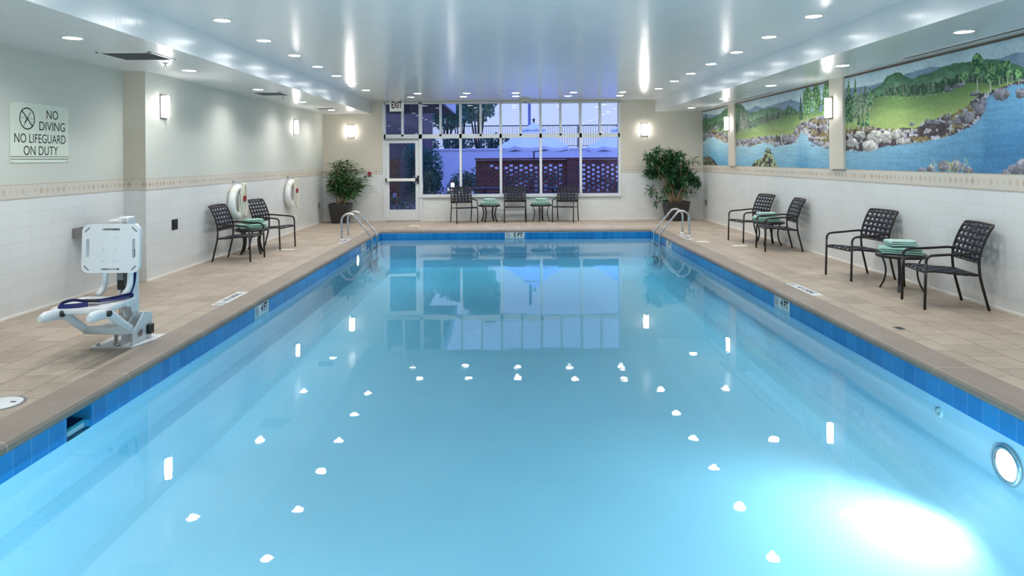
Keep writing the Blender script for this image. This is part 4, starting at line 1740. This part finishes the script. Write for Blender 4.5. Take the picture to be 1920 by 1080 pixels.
    col = np.where(m, gw * (.8 + .4 * wv), col)

    # single rocks (Y, Z, ry, rz)
    def rocks(lst, ox, oy, k, base, seed):
        nonlocal col
        for q, (x, y, rx, ry) in enumerate(lst):
            y0, z0 = wall_point(ox + (x - rx) / k, oy + y / k)
            y1, z1 = wall_point(ox + (x + rx) / k, oy + y / k)
            yc, zc = wall_point(ox + x / k, oy + y / k)
            rz = ry / k * yc / 1280
            ryy = abs(y1 - y0) / 2
            u, v = (Y - yc) / ryy, (Z - zc) / rz
            a = np.arctan2(v, u)
            rad = .82 + .32 * vnoise(a * 1.6 + q * 7.3, a * 0 + q, seed)
            d = np.sqrt(u * u + v * v)
            mm = (d < rad)[..., None]
            lit = np.clip(.62 + .36 * v - .16 * u, .25, 1.1)[..., None]
            crack = (fbm(u * 1.7 + q, v * 1.7, seed + q, 3) > .42)[..., None]
            rc = base * lit * (.75 + .5 * n3) * np.where(crack, 1.0, .62)
            col = np.where(mm, rc, col)
    W = C(226, 222, 214)
    G = C(168, 166, 180)
    rocks([(70, 750, 50, 40), (130, 690, 40, 28), (245, 710, 55, 52), (335, 705, 42, 44), (410, 688, 44, 40), (480, 665, 26, 16), (450, 740, 55, 24), (200, 775, 55, 46), (545, 657, 22, 12)], *A, W, 3)
    rocks([(520, 612, 24, 14), (640, 590, 26, 20), (700, 598, 40, 22), (790, 560, 26, 18), (800, 606, 32, 18), (870, 590, 46, 26), (935, 558, 62, 48), (1000, 470, 36, 30), (1050, 455, 32, 44), (1030, 500, 40, 40), (800, 345, 60, 24), (880, 320, 50, 16), (1000, 385, 50, 16), (1190, 385, 70, 44), (1340, 380, 46, 40)], *A, G * .8, 5)
    rocks([(595, 955, 34, 20), (662, 945, 34, 28), (765, 925, 46, 40), (855, 925, 48, 40), (940, 955, 50, 26), (1230, 975, 36, 22), (1300, 950, 66, 40), (1370, 930, 70, 56)], *A, G, 7)
    rocks([(430, 700, 20, 24), (480, 690, 22, 20), (530, 690, 22, 22), (580, 700, 26, 26), (630, 690, 24, 24), (665, 668, 22, 20), (720, 660, 20, 22), (770, 655, 24, 18), (800, 725, 30, 22), (885, 665, 34, 36), (960, 670, 40, 40), (990, 600, 22, 26), (1040, 560, 30, 26), (1100, 520, 30, 22), (1160, 550, 30, 26), (1240, 470, 34, 26), (1140, 660, 22, 18), (1180, 700, 26, 22), (1230, 720, 30, 24), (1300, 745, 34, 20), (1155, 735, 18, 12), (1250, 560, 40, 30), (1310, 500, 30, 40)], *B_, G * 1.08, 9)
    rocks([(150, 600, 24, 26), (175, 640, 22, 20), (215, 570, 22, 26), (270, 610, 26, 28), (320, 640, 26, 26), (110, 640, 30, 50)], *B_, G * .9, 11)

    # island humps at the bottom edge
    def hump(pts, ox, oy, k, c0, c1, seed):
        nonlocal col
        a, c = curve(pts, ox, oy, k)
        e_ = np.interp(Y, a, c, left=0, right=0) + .03 * (fbm(Y * 20, Y * 0, seed, 3) - .5)
        mm = (Z < e_)[..., None]
        col = np.where(mm, np.where(n2 > .52, c1, c0) * (.5 + 1.0 * n3), col)
    hump([(550, 950), (600, 880), (670, 850), (690, 790), (720, 755), (750, 790), (770, 840), (800, 900), (825, 955)], *B_, C(62, 62, 56), C(150, 166, 122), 91)
    hump([(70, 880), (100, 850), (140, 830), (190, 860), (245, 935)], *B_, C(48, 46, 46), C(112, 118, 98), 93)

    # trees (x, top, bottom, half width)
    def trees(lst, ox, oy, k, c0, c1, seed, conifer=True):
        nonlocal col
        for q, (x, y0, y1, hw) in enumerate(lst):
            yc, zt = wall_point(ox + x / k, oy + y0 / k)
            _, zb = wall_point(ox + x / k, oy + y1 / k)
            ya, _ = wall_point(ox + (x - hw) / k, oy + y0 / k)
            yb, _ = wall_point(ox + (x + hw) / k, oy + y0 / k)
            w = abs(ya - yb) / 2
            v = (zt - Z) / (zt - zb)
            prof_ = (np.clip(v, 0, 1) ** .8 if conifer else np.sqrt(np.clip(1 - (2 * np.clip(v / .8, 0, 1) - 1) ** 2, 0, 1)))
            wig = .45 + 1.1 * fbm(Z * 24 + q * 9, (Y - yc) / w * 1.4, seed + q, 3)
            mm = ((np.abs(Y - yc) < w * prof_ * wig) & (v > 0) & (v < (1 if conifer else .82)))[..., None]
            lf = np.where(n3 > .5, c1, c0) * (.6 + .8 * n2)
            col = np.where(mm, lf, col)
            tm = ((np.abs(Y - yc) < max(.008, w * .06)) & (v > .55) & (v < 1.18))[..., None]
            col = np.where(tm & ~mm, C(176, 184, 168), col)
    DG, LG = C(34, 84, 60), C(112, 160, 104)
    trees([(45, 262, 600, 30), (95, 265, 560, 30), (140, 330, 500, 16), (170, 310, 490, 22), (205, 330, 480, 18), (120, 460, 620, 14), (150, 470, 630, 14), (185, 470, 630, 18), (225, 350, 440, 12)], *A, DG, LG, 101)
    trees([(1010, 78, 330, 44), (1110, 150, 340, 40), (1240, 125, 290, 32), (1325, 195, 290, 28), (910, 215, 300, 30), (1180, 160, 300, 22)], *A, C(44, 96, 62), C(120, 168, 104), 113, False)
    trees([(330, 330, 400, 10), (380, 320, 400, 12), (440, 315, 405, 12), (500, 320, 405, 12), (560, 305, 400, 14), (610, 300, 395, 14), (660, 290, 390, 14), (700, 290, 380, 14), (760, 260, 360, 16), (820, 250, 340, 16)], *A, C(32, 74, 52), C(70, 112, 76), 127)
    trees([(1037, 250, 490, 20), (920, 340, 440, 18), (950, 360, 440, 16), (600, 430, 560, 14), (570, 450, 570, 12), (480, 370, 560, 30), (440, 360, 580, 26), (520, 430, 560, 18), (310, 400, 600, 20), (260, 470, 600, 16), (125, 430, 600, 22), (100, 450, 620, 16)], *B_, C(30, 76, 66), C(88, 130, 88), 131)
    trees([(1100, 170, 520, 44), (1185, 135, 520, 44), (1290, 105, 560, 52), (1340, 120, 560, 40)], *B_, C(54, 112, 66), C(140, 186, 120), 141, False)
    # grasses by the near rocks
    gr = ((fbm(Y * 90 + 3 * np.sin(Z * 30), Z * 14, 151, 2) > .68) & (Z < 1.47 + .12 * vnoise(Y * 25, Y * 0, 9)) & (((px > 1745) & (px < 1765)) | ((px > 1775) & (px < 1820))))[..., None]
    col = np.where(gr, C(182, 190, 96) * (.7 + .6 * n3), col)
    col = col * (.9 + .2 * n3)
    g = col.mean(-1, keepdims=True)
    col = g + (col - g) * .86
    return np.clip(col * 1.12, 0, 1)


def mural_panel(y0, y1, name, label):
    z0, z1 = 1.412, 2.776
    dy = .011
    ny, nz = max(2, int((y1 - y0) / dy)), 140
    ys, zs = np.linspace(y0, y1, ny), np.linspace(z0, z1, nz)
    Yg, Zg = np.meshgrid(ys, zs, indexing='ij')
    rgb = paint_mural(Yg, Zg)
    co = np.stack([np.full(Yg.shape, XR - .004), Yg, Zg], -1).reshape(-1, 3)
    idx = np.arange(ny * nz).reshape(ny, nz)
    q = np.stack([idx[:-1, :-1], idx[:-1, 1:], idx[1:, 1:], idx[1:, :-1]], -1).reshape(-1, 4)
    me = bpy.data.meshes.new(name)
    me.vertices.add(len(co)); me.vertices.foreach_set('co', co.ravel())
    me.loops.add(q.size); me.loops.foreach_set('vertex_index', q.ravel())
    me.polygons.add(len(q)); me.polygons.foreach_set('loop_start', np.arange(0, q.size, 4))
    me.update(calc_edges=True)
    at = me.color_attributes.new('paint', 'FLOAT_COLOR', 'POINT')
    rgba = np.concatenate([rgb.reshape(-1, 3), np.ones((len(co), 1))], 1).astype(np.float32)
    at.data.foreach_set('color', rgba.ravel())
    me.materials.append(M_mural)
    o = bpy.data.objects.new(name, me)
    COL.objects.link(o)
    tag(o, label, 'mural', 'landscape mural panels')


tm_ = NT('mural_paint')
ca = tm_.n('ShaderNodeVertexColor')
ca.layer_name = 'paint'
tm_.pbr(ca.outputs[0], 0.5, 0, 0.3)
M_mural = tm_.m
mural_panel(4.6, 10.27, 'mural_panel', 'near painted mural panel of a green meadow, rocks and blue river on the right wall')
mural_panel(10.71, 15.19, 'mural_panel', 'middle painted mural panel with tall pines and a small island between two pilasters')
mural_panel(15.62, 17.775, 'mural_panel', 'far narrow painted mural panel beside the back corner')


# ================================================================== OUTSIDE THE WINDOW
M_patio = plain('grey_patio_paving', srgb(120, 118, 122), 0.8, 0, 0.2, 0.2, 3)
M_concrete = plain('pale_stained_concrete', srgb(232, 232, 238), 0.85, 0, 0.2, 0.12, 2.2)
M_canvas = plain('white_umbrella_canvas', srgb(238, 240, 246), 0.8, 0, 0.2, 0.03, 3)
M_rail = plain('dark_iron_railing', (0.02, 0.022, 0.03, 1), 0.5, 0, 0.4, 0.1)
M_bush = plain('outdoor_foliage', (0.045, 0.20, 0.15, 1), 0.5, 0, 0.3, 0.6, 4)
M_bush2 = plain('lighter_outdoor_foliage', (0.08, 0.19, 0.09, 1), 0.5, 0, 0.3, 0.6, 4)
M_bark = plain('dark_bark', (0.05, 0.035, 0.025, 1), 0.9, 0, 0.1, 0.3, 20, .4)
M_petal = plain('white_petals', srgb(226, 222, 232), 0.6, 0, 0.3, 0.08)
M_pinkp = plain('red_flowers', srgb(150, 40, 60), 0.6, 0, 0.3, 0.2)
M_stucco = plain('porch_soffit_paint', srgb(92, 82, 88), 0.8, 0, 0.2, 0.05)
M_fascia = plain('porch_fascia_paint', srgb(190, 196, 210), 0.7, 0, 0.2, 0.03)


def brick_mat():
    t = NT('red_brown_brick')
    o = t.coord()
    x = t.xyz(o)
    br = t.n('ShaderNodeTexBrick')
    t.l(t.comb(x[0], x[2], 0.0), br.inputs['Vector'])
    br.inputs['Color1'].default_value = srgb(120, 66, 58)
    br.inputs['Color2'].default_value = srgb(96, 52, 50)
    br.inputs['Mortar'].default_value = srgb(124, 112, 106)
    br.inputs['Scale'].default_value = 1
    br.inputs['Mortar Size'].default_value = .006
    br.inputs['Brick Width'].default_value = .215
    br.inputs['Row Height'].default_value = .075
    t.pbr(br.outputs[0], .85, 0, .2)
    return t.m


M_brick = brick_mat()

b = MB(); b.box2((-16, YB + .2, -.12), (16, 32, -.02)); o = struct(b.build('floor_patio', M_patio))
b = MB(); b.box2((-16, 32, -.12), (16, 32.35, 2.02)); b.box2((-16, 31.95, 2.02), (16, 32.40, 2.10)); o = b.build('retaining_wall', M_concrete); o['kind'] = 'structure'
b = MB(); b.box2((-25, 32.35, -.12), (25, 70, 1.95)); o = struct(b.build('floor_upper_terrace', M_patio))


def brick_screen(x0, x1, y, ztop, cells, name, label, pierx=()):
    """pierced brick wall: thick slab with a checkerboard of half-brick openings"""
    t = thing(name, label, 'wall', ((x0 + x1) / 2, y, 0), group='pierced brick screen walls')
    cx = (x0 + x1) / 2
    th = .11
    rh = .075
    zs = [0]
    xs = sorted({x0, x1} | {v for c in cells for v in (c[0], c[1])})
    nrow = int(round(ztop / rh))
    zs = [ztop - k * rh for k in range(nrow + 1)][::-1]
    zs[0] = -.03
    hole = set()
    for c in cells:
        i = xs.index(c[0])
        for r in c[2]:
            hole.add((i, nrow - 1 - r))
    b = MB()
    V = {}
    def v(i, j, f):
        k = (i, j, f)
        if k not in V:
            V[k] = b.bm.verts.new((xs[i] - cx, f * th, zs[j]))
        return V[k]
    nx, nz = len(xs) - 1, len(zs) - 1
    solid = lambda i, j: 0 <= i < nx and 0 <= j < nz and (i, j) not in hole
    for i in range(nx):
        for j in range(nz):
            if not solid(i, j):
                continue
            b.bm.faces.new((v(i, j, 0), v(i + 1, j, 0), v(i + 1, j + 1, 0), v(i, j + 1, 0)))
            b.bm.faces.new((v(i, j, 1), v(i, j + 1, 1), v(i + 1, j + 1, 1), v(i + 1, j, 1)))
            for (di, dj, e0, e1) in ((-1, 0, (i, j), (i, j + 1)), (1, 0, (i + 1, j), (i + 1, j + 1)), (0, -1, (i, j), (i + 1, j)), (0, 1, (i, j + 1), (i + 1, j + 1))):
                if not solid(i + di, j + dj):
                    b.bm.faces.new((v(*e0, 0), v(*e1, 0), v(*e1, 1), v(*e0, 1)))
    b.build('brick_panel', M_brick, t)
    for px in pierx:
        b = MB(); b.box2((px[0] - cx, -.12, -.03), (px[1] - cx, .2, ztop + .01)); b.build('pier', M_brick, t)
    b = MB(); b.box2((x0 - cx - .02, -.14 if pierx else -.03, ztop + .01), (x1 - cx + .02, .22 if pierx else th + .03, ztop + .07)); b.build('coping_course', M_brick, t)


YW = 22.8
kx = YW / 1280
wx = lambda px: (px - 952) * kx
cells = []
for k in range(15):
    c = wx(921.5 + 9.25 * k)
    if k == 2:
        continue
    cells.append((c - .054, c + .054, [2 + (k % 2) + 2 * r for r in range(6)] if k > 1 else [2 + (k % 2)]))
brick_screen(wx(892), wx(1085), YW, 1.56, cells, 'brick_screen', 'long pierced brick screen wall outside behind the window chairs', ((wx(1062), wx(1085)),))
kx2 = 22.6 / 1280
wx2 = lambda px: (px - 952) * kx2
cells = []
for k in range(10):
    c = wx2(1095 + 8.95 * k)
    cells.append((c - .050, c + .050, [2 + (k % 2) + 2 * r for r in range(6)]))
brick_screen(wx2(1089.5), wx2(1190), 22.6, 1.56, cells, 'brick_screen', 'pierced brick screen panel outside the rightmost window pane')

# brick pier seen through the door, with a meter box on it
t = thing('brick_pier', 'brick pier outside the glass door', 'pier', (-4.1, 24.65, 0))
b = MB(); b.box2((-.165, -.15, -.03), (.165, .15, 1.56)); b.build('shaft', M_brick, t)
b = MB(); b.box2((-.18, -.165, 1.56), (.18, .165, 1.62)); b.build('cap', M_brick, t)
t = thing('meter_box', 'small light box fixed to the brick pier outside the door', 'box', (-4.06, 24.499, .32))
b = MB(); b.box((0, -.04, 0), (.12, .08, .17), .008); b.build('housing', M_fascia, t)
b = MB(); b.tube([(0, -.03, -.085), (0, -.03, -.3)], .012); b.build('conduit', M_grill, t)

# railing on the retaining wall
t = thing('terrace_railing', 'long dark metal railing along the top of the concrete retaining wall outside', 'railing', (0, 32.15, 2.10))
b = MB()
b.box((0, 0, 1.06), (20, .05, .045)); b.box((0, 0, .10), (20, .035, .03))
b.build('rail_bar', M_rail, t)
b = MB()
n = 150
for k in range(n):
    x = -8.4 + .112 * k
    b.box((x, 0, .58), (.015, .015, .95))
b.build('baluster_panel', M_rail, t)
for k in range(9):
    b = MB(); b.box((-7.6 + 1.82 * k, 0, .53), (.05, .05, 1.08)); b.build('post', M_rail, t)

# blue-painted post on the terrace
b = MB(); b.lathe([(.085, 0), (.085, .05), (.07, .06), (.068, 3.2), (.08, 3.22), (.08, 3.3)], 16)
o = b.build('terrace_post', plain('blue_post_paint', srgb(92, 112, 170), .5)); o.location = (1.07, 33.2, 1.95)
tag(o, 'tall blue post on the terrace beyond the railing', 'post')


def umbrella(x, y, zrim, zapex, r, label, rot):
    t = thing('market_umbrella', label, 'umbrella', (x, y, 0), group='white market umbrellas on the patio')
    b = MB(); b.tube([(0, 0, 0), (0, 0, zapex + .02)], .026, 10); b.build('pole', M_bronze, t)
    b = MB(); b.lathe([(.0005, zapex + .17), (.05, zapex + .13), (.055, zapex + .09), (.03, zapex + .04), (.03, zapex)], 14, caps=False); b.build('finial', M_rail, t)
    n = 8
    def canopy(r0, z0, r1, z1, sag, thick, ns=8):
        b = MB()
        rings = []
        for i in range(ns + 1):
            u = i / ns
            ring = []
            for k in range(n * 6):
                a = 2 * PI * k / (n * 6) + rot
                w = (k % 6) / 6
                belly = math.sin(PI * w)
                ap = math.cos(PI / n) / math.cos((w - .5) * 2 * PI / n)
                rr_ = (r0 + (r1 - r0) * u) * ap / math.cos(PI / n) * math.cos(PI / n)
                z = z0 + (z1 - z0) * (u ** .86) - sag * belly * u * u
                ring.append((rr_ * math.cos(a), rr_ * math.sin(a), z))
            rings.append(ring)
        last = [(px * 1.0, py * 1.0, pz - thick) for px, py, pz in rings[-1]]
        rings.append(last)
        b.ring_strip(rings, False, False, False)
        return b
    canopy(.30, zapex - .22, r, zrim, .07, .12).build('canopy', M_canvas, t, normals=False)
    canopy(.02, zapex, .46, zapex - .25, .02, .05, 4).build('vent_cap', M_canvas, t, normals=False)
    for k in range(n):
        a = 2 * PI * k / n + rot
        c, s = math.cos(a), math.sin(a)
        b = MB(); b.tube([(.03 * c, .03 * s, zapex - .16), (r * .98 * c, r * .98 * s, zrim - .025)], .011, 6); b.build('rib', M_bronze, t)
    b = MB(); b.lathe([(.05, zapex - .62), (.06, zapex - .60), (.06, zapex - .54), (.04, zapex - .52)], 12)
    for k in range(n):
        a = 2 * PI * k / n + rot
        c, s = math.cos(a), math.sin(a)
        b.tube([(.05 * c, .05 * s, zapex - .57), (r * .5 * c, r * .5 * s, zapex - .5 * (zapex - zrim) - .09)], .008, 6)
    b.build('strut_hub', M_bronze, t)
    b = MB(); b.lathe([(.26, -.02), (.26, .04), (.05, .08), (.04, .22), (.03, .22)], 20); b.build('base', M_rail, t)


umbrella(1.0, 26.0, 2.06, 2.98, 1.42, 'white market umbrella outside behind the middle window panes', .25)
umbrella(4.42, 26.2, 2.04, 2.96, 1.42, 'white market umbrella outside cut off by the right edge of the window', .1)


# shrubs and trees
def foliage(b, c, rad, n, size, rnd):
    for _ in range(n):
        u = rnd.uniform(-1, 1); a = rnd.uniform(0, 2 * PI); s = math.sqrt(1 - u * u)
        k = rnd.uniform(.45, 1.0)
        p = Vector((c[0] + rad[0] * s * math.cos(a) * k, c[1] + rad[1] * s * math.sin(a) * k, c[2] + rad[2] * u * k))
        d = Vector((s * math.cos(a) + rnd.uniform(-.6, .6), s * math.sin(a) + rnd.uniform(-.6, .6), u + rnd.uniform(-.6, .6)))
        L = size * rnd.uniform(.7, 1.4)
        d.normalize()
        side = d.cross(Vector((rnd.uniform(-1, 1), rnd.uniform(-1, 1), rnd.uniform(-1, 1))))
        if side.length < 1e-3:
            continue
        side.normalize()
        m = p + d * L * .5
        vs = [b.bm.verts.new(q) for q in (p, m + side * L * .28, p + d * L, m - side * L * .28)]
        b.bm.faces.new(vs)


def shrub(x, y, z0, blobs, n, size, label, mat, seed, name='shrub', cat='shrub', group=None, flowers=None):
    t = thing(name, label, cat, (x, y, z0), group=group)
    rnd = random.Random(seed)
    b, sb = MB(), MB()
    for (cx, cy_, cz, rx, ry, rz) in blobs:
        foliage(b, (cx, cy_, cz), (rx, ry, rz), int(n * rx * rz), size, rnd)
        sb.tube(smooth_path([(cx * .15, cy_ * .15, 0), (cx * .6, cy_ * .6, cz * .5), (cx, cy_, cz)], 3), .025 if cat == 'shrub' else .04, 6)
    b.build('foliage', mat, t, normals=False)
    sb.build('stem' if cat == 'shrub' else 'trunk', M_bark, t)
    if flowers:
        fb = MB()
        for _ in range(flowers[1]):
            c = rnd.choice(blobs)
            p = (c[0] + c[3] * rnd.uniform(-.9, .9), c[1] - c[4] * rnd.uniform(.5, 1.05), c[2] + c[5] * rnd.uniform(-.6, .95))
            for k in range(5):
                a = 2 * PI * k / 5
                s = flowers[2]
                q = Vector(p)
                fb.bm.faces.new([fb.bm.verts.new(v_) for v_ in (q, q + Vector((s * math.cos(a - .4), -s * .3, s * math.sin(a - .4))), q + Vector((1.3 * s * math.cos(a), -s * .4, 1.3 * s * math.sin(a))), q + Vector((s * math.cos(a + .4), -s * .3, s * math.sin(a + .4))))])
        fb.build('blossom', flowers[0], t, normals=False)


shrub(-2.86, 24.7, 0, [(-.35, .2, 1.0, .55, .5, .8), (.02, 0, 1.25, .5, .5, .75), (-.1, 0, .5, .6, .5, .5), (.1, .1, .75, .35, .4, .5), (-.5, .2, 1.75, .5, .5, .4)], 3600, .09, 'tall dark shrub outside beside the glass door', M_bush, 3, group='shrubs on the patio')
shrub(-1.62, 23.9, 0, [(0, 0, .75, .40, .35, .45), (-.25, 0, .5, .3, .35, .4), (.25, .1, .55, .3, .3, .4)], 4200, .07, 'low flowering shrub outside the second window pane', M_bush2, 5, group='shrubs on the patio', flowers=(M_pinkp, 40, .025))
shrub(-1.40, 20.4, 0, [(0, 0, .42, .4, .25, .32), (.3, .1, .35, .3, .25, .28), (-.35, .1, .3, .3, .25, .25)], 3600, .06, 'white flowering shrub outside behind the left window chair', M_bush, 6, group='shrubs on the patio', flowers=(M_petal, 60, .035))
shrub(-1.1, 25.2, 0, [(0, 0, .75, .4, .3, .55), (-.3, .1, .6, .4, .3, .5)], 3600, .08, 'leafy green shrub outside at the left end of the brick screen', M_bush2, 7, group='shrubs on the patio')
shrub(.9, 24.4, 0, [(-1.3, 0, .65, .5, .3, .62), (-.5, 0, .6, .6, .3, .62), (.3, 0, .62, .6, .3, .62), (1.0, .1, .6, .5, .3, .6)], 3000, .09, 'low dark hedge behind the long brick screen', M_bush, 8, name='hedge', group=None)
shrub(3.85, 24.6, 0, [(-.5, 0, .5, .6, .3, .5), (.4, 0, .45, .6, .3, .45)], 2600, .09, 'low dark hedge behind the rightmost brick panel', M_bush, 9, name='hedge', group=None)
shrub(-3.1, 19.6, 0, [(-.1, 0, .28, .25, .25, .28), (.3, .1, .22, .25, .25, .25)], 3000, .07, 'small low shrub outside at the foot of the glass door view', M_bush, 10, group='shrubs on the patio')
for k, (x, y, s, lab) in enumerate(((-3.3, 37.2, .95, 'spreading dark tree on the terrace below the porch roof edge'),
                                    (-2.75, 39.6, 1.15, 'dark tree on the terrace between the two other terrace trees'),
                                    (-1.5, 34.9, 1.12, 'tall dark tree on the terrace just left of the bright sky'))):
    bl = [(0, 0, 1.9 * s, .8, .7, .5), (-.5, .2, 2.4 * s, .75, .6, .5), (.35, 0, 2.6 * s, .75, .6, .6), (.1, .1, 3.2 * s, .8, .6, .6), (-.3, .1, 3.0 * s, .6, .6, .5), (.5, .1, 3.5 * s, .5, .5, .5)]
    shrub(x, y, 1.95, bl, 2300, .17, lab, M_bush, 20 + k, 'tree', 'tree', 'terrace trees beyond the railing')
for k, (x, lab) in enumerate(((-4.1, 'dark terrace shrub behind the left end of the railing'), (-2.35, 'dark terrace shrub behind the railing above the concrete wall'), (-.6, 'dark terrace shrub behind the railing beside the umbrella'))):
    shrub(x, 33.1, 1.95, [(-.38, 0, .35, .36, .3, .42), (.0, 0, .42, .36, .3, .45), (.36, 0, .38, .36, .3, .42)], 2600, .12, lab, M_bush, 30 + k, group='terrace shrubs along the railing')

# building wing closing the view beyond the porch
t = thing('building_wing', 'dark building wing outside beyond the porch, seen above the door', 'building', (-6.2, 26.2, -.02))
b = MB(); b.box2((-3.2, 0, 0), (3.0, 3.0, 3.75)); b.build('wall', M_stucco, t)
b = MB(); b.box2((-3.25, -.06, 3.75), (3.06, 3.05, 3.9)); b.build('parapet', M_stucco, t)

# porch roof outside, its edge parallel to the pool
t = thing('porch_roof', 'dark porch roof slab outside the upper left window panes', 'roof', (-4.8, 20.9, 3.20))
b = MB(); b.box2((-4.5, -2.85, 0), (2.93, 2.9, .06)); b.build('soffit_board', M_stucco, t)
b = MB(); b.box2((2.93, -2.85, -.01), (3.0, 2.96, .34)); b.build('fascia', M_fascia, t)
b = MB(); b.box2((-4.5, -2.85, .06), (2.93, 2.9, .30)); b.build('deck', M_stucco, t)
for x, lab in ((-1.9, 'white porch post outside far left'),):
    b = MB(); b.box2((x - .08, 2.6, -3.22), (x + .08, 2.76, 0)); b.build('post', M_fascia, t)

# garden path light
t = thing('path_light', 'very bright low garden light outside beside the white flowers', 'garden light', (-1.62, 20.0, -.02))
b = MB(); b.lathe([(.06, 0), (.06, .02), (.018, .03), (.018, .80)], 14); b.build('stem', M_bronze, t)
b = MB(); b.lathe([(.035, .80), (.045, .84), (.045, .90), (.03, .93)], 16); b.build('lamp_bulb', emit('garden_lamp_glow', (1, .93, .8, 1), 60), t)
b = MB(); b.lathe([(.075, .93), (.06, .96), (.0005, .975)], 16, caps=False); b.build('cap', M_bronze, t)

# patio tables outside
for k, (x, y, lab) in enumerate(((-.72, 21.0, 'round dark patio table outside left of the middle chair'), (1.4, 21.2, 'round dark patio table outside right of the middle chair'))):
    t = thing('patio_table', lab, 'patio table', (x, y, -.02), group='patio tables outside the window')
    b = MB(); b.lathe([(.0005, .74), (.52, .74), (.53, .72), (.52, .70), (.0005, .70)], 32, caps=False); b.build('tabletop', M_rail, t)
    b = MB(); b.tube([(0, 0, .03), (0, 0, .71)], .035); b.build('pedestal', M_rail, t)
    b = MB(); b.lathe([(.26, 0), (.25, .03), (.04, .06)], 20); b.build('base', M_rail, t)


# ================================================================== pieces of parts go one level deeper
def nest(root_name, part, pieces):
    for r in [o for o in bpy.data.objects if o.parent is None and o.name.split('.')[0] == root_name]:
        ch = list(r.children)
        p = next((c for c in ch if c.name.split('.')[0] == part), None)
        for c in ch:
            if p is not None and c.name.split('.')[0] in pieces:
                c.parent = p


nest('door_1', 'push_bar', ('bar_end', 'latch'))
nest('pool_lift', 'backrest', ('corner_slot', 'panel_screw'))
nest('pool_lift', 'battery_box', ('battery_label',))
nest('pool_lift', 'seat_belt', ('belt_buckle',))
nest('pool_lift', 'base_plate', ('anchor_bolt',))
nest('pool_lift', 'pivot_bracket', ('pivot_pin', 'rubber_stop'))
nest('pool_lift', 'head_bracket', ('head_bolt',))
nest('market_umbrella', 'canopy', ('vent_cap',))
nest('pool_rules_sign', 'sign_face', ('screw',))
nest('wall_sconce', 'wall_plate', ('bracket',))
nest('life_ring', 'rope', ('tag', 'rope_end'))
nest('life_ring', 'ring', ('band',))
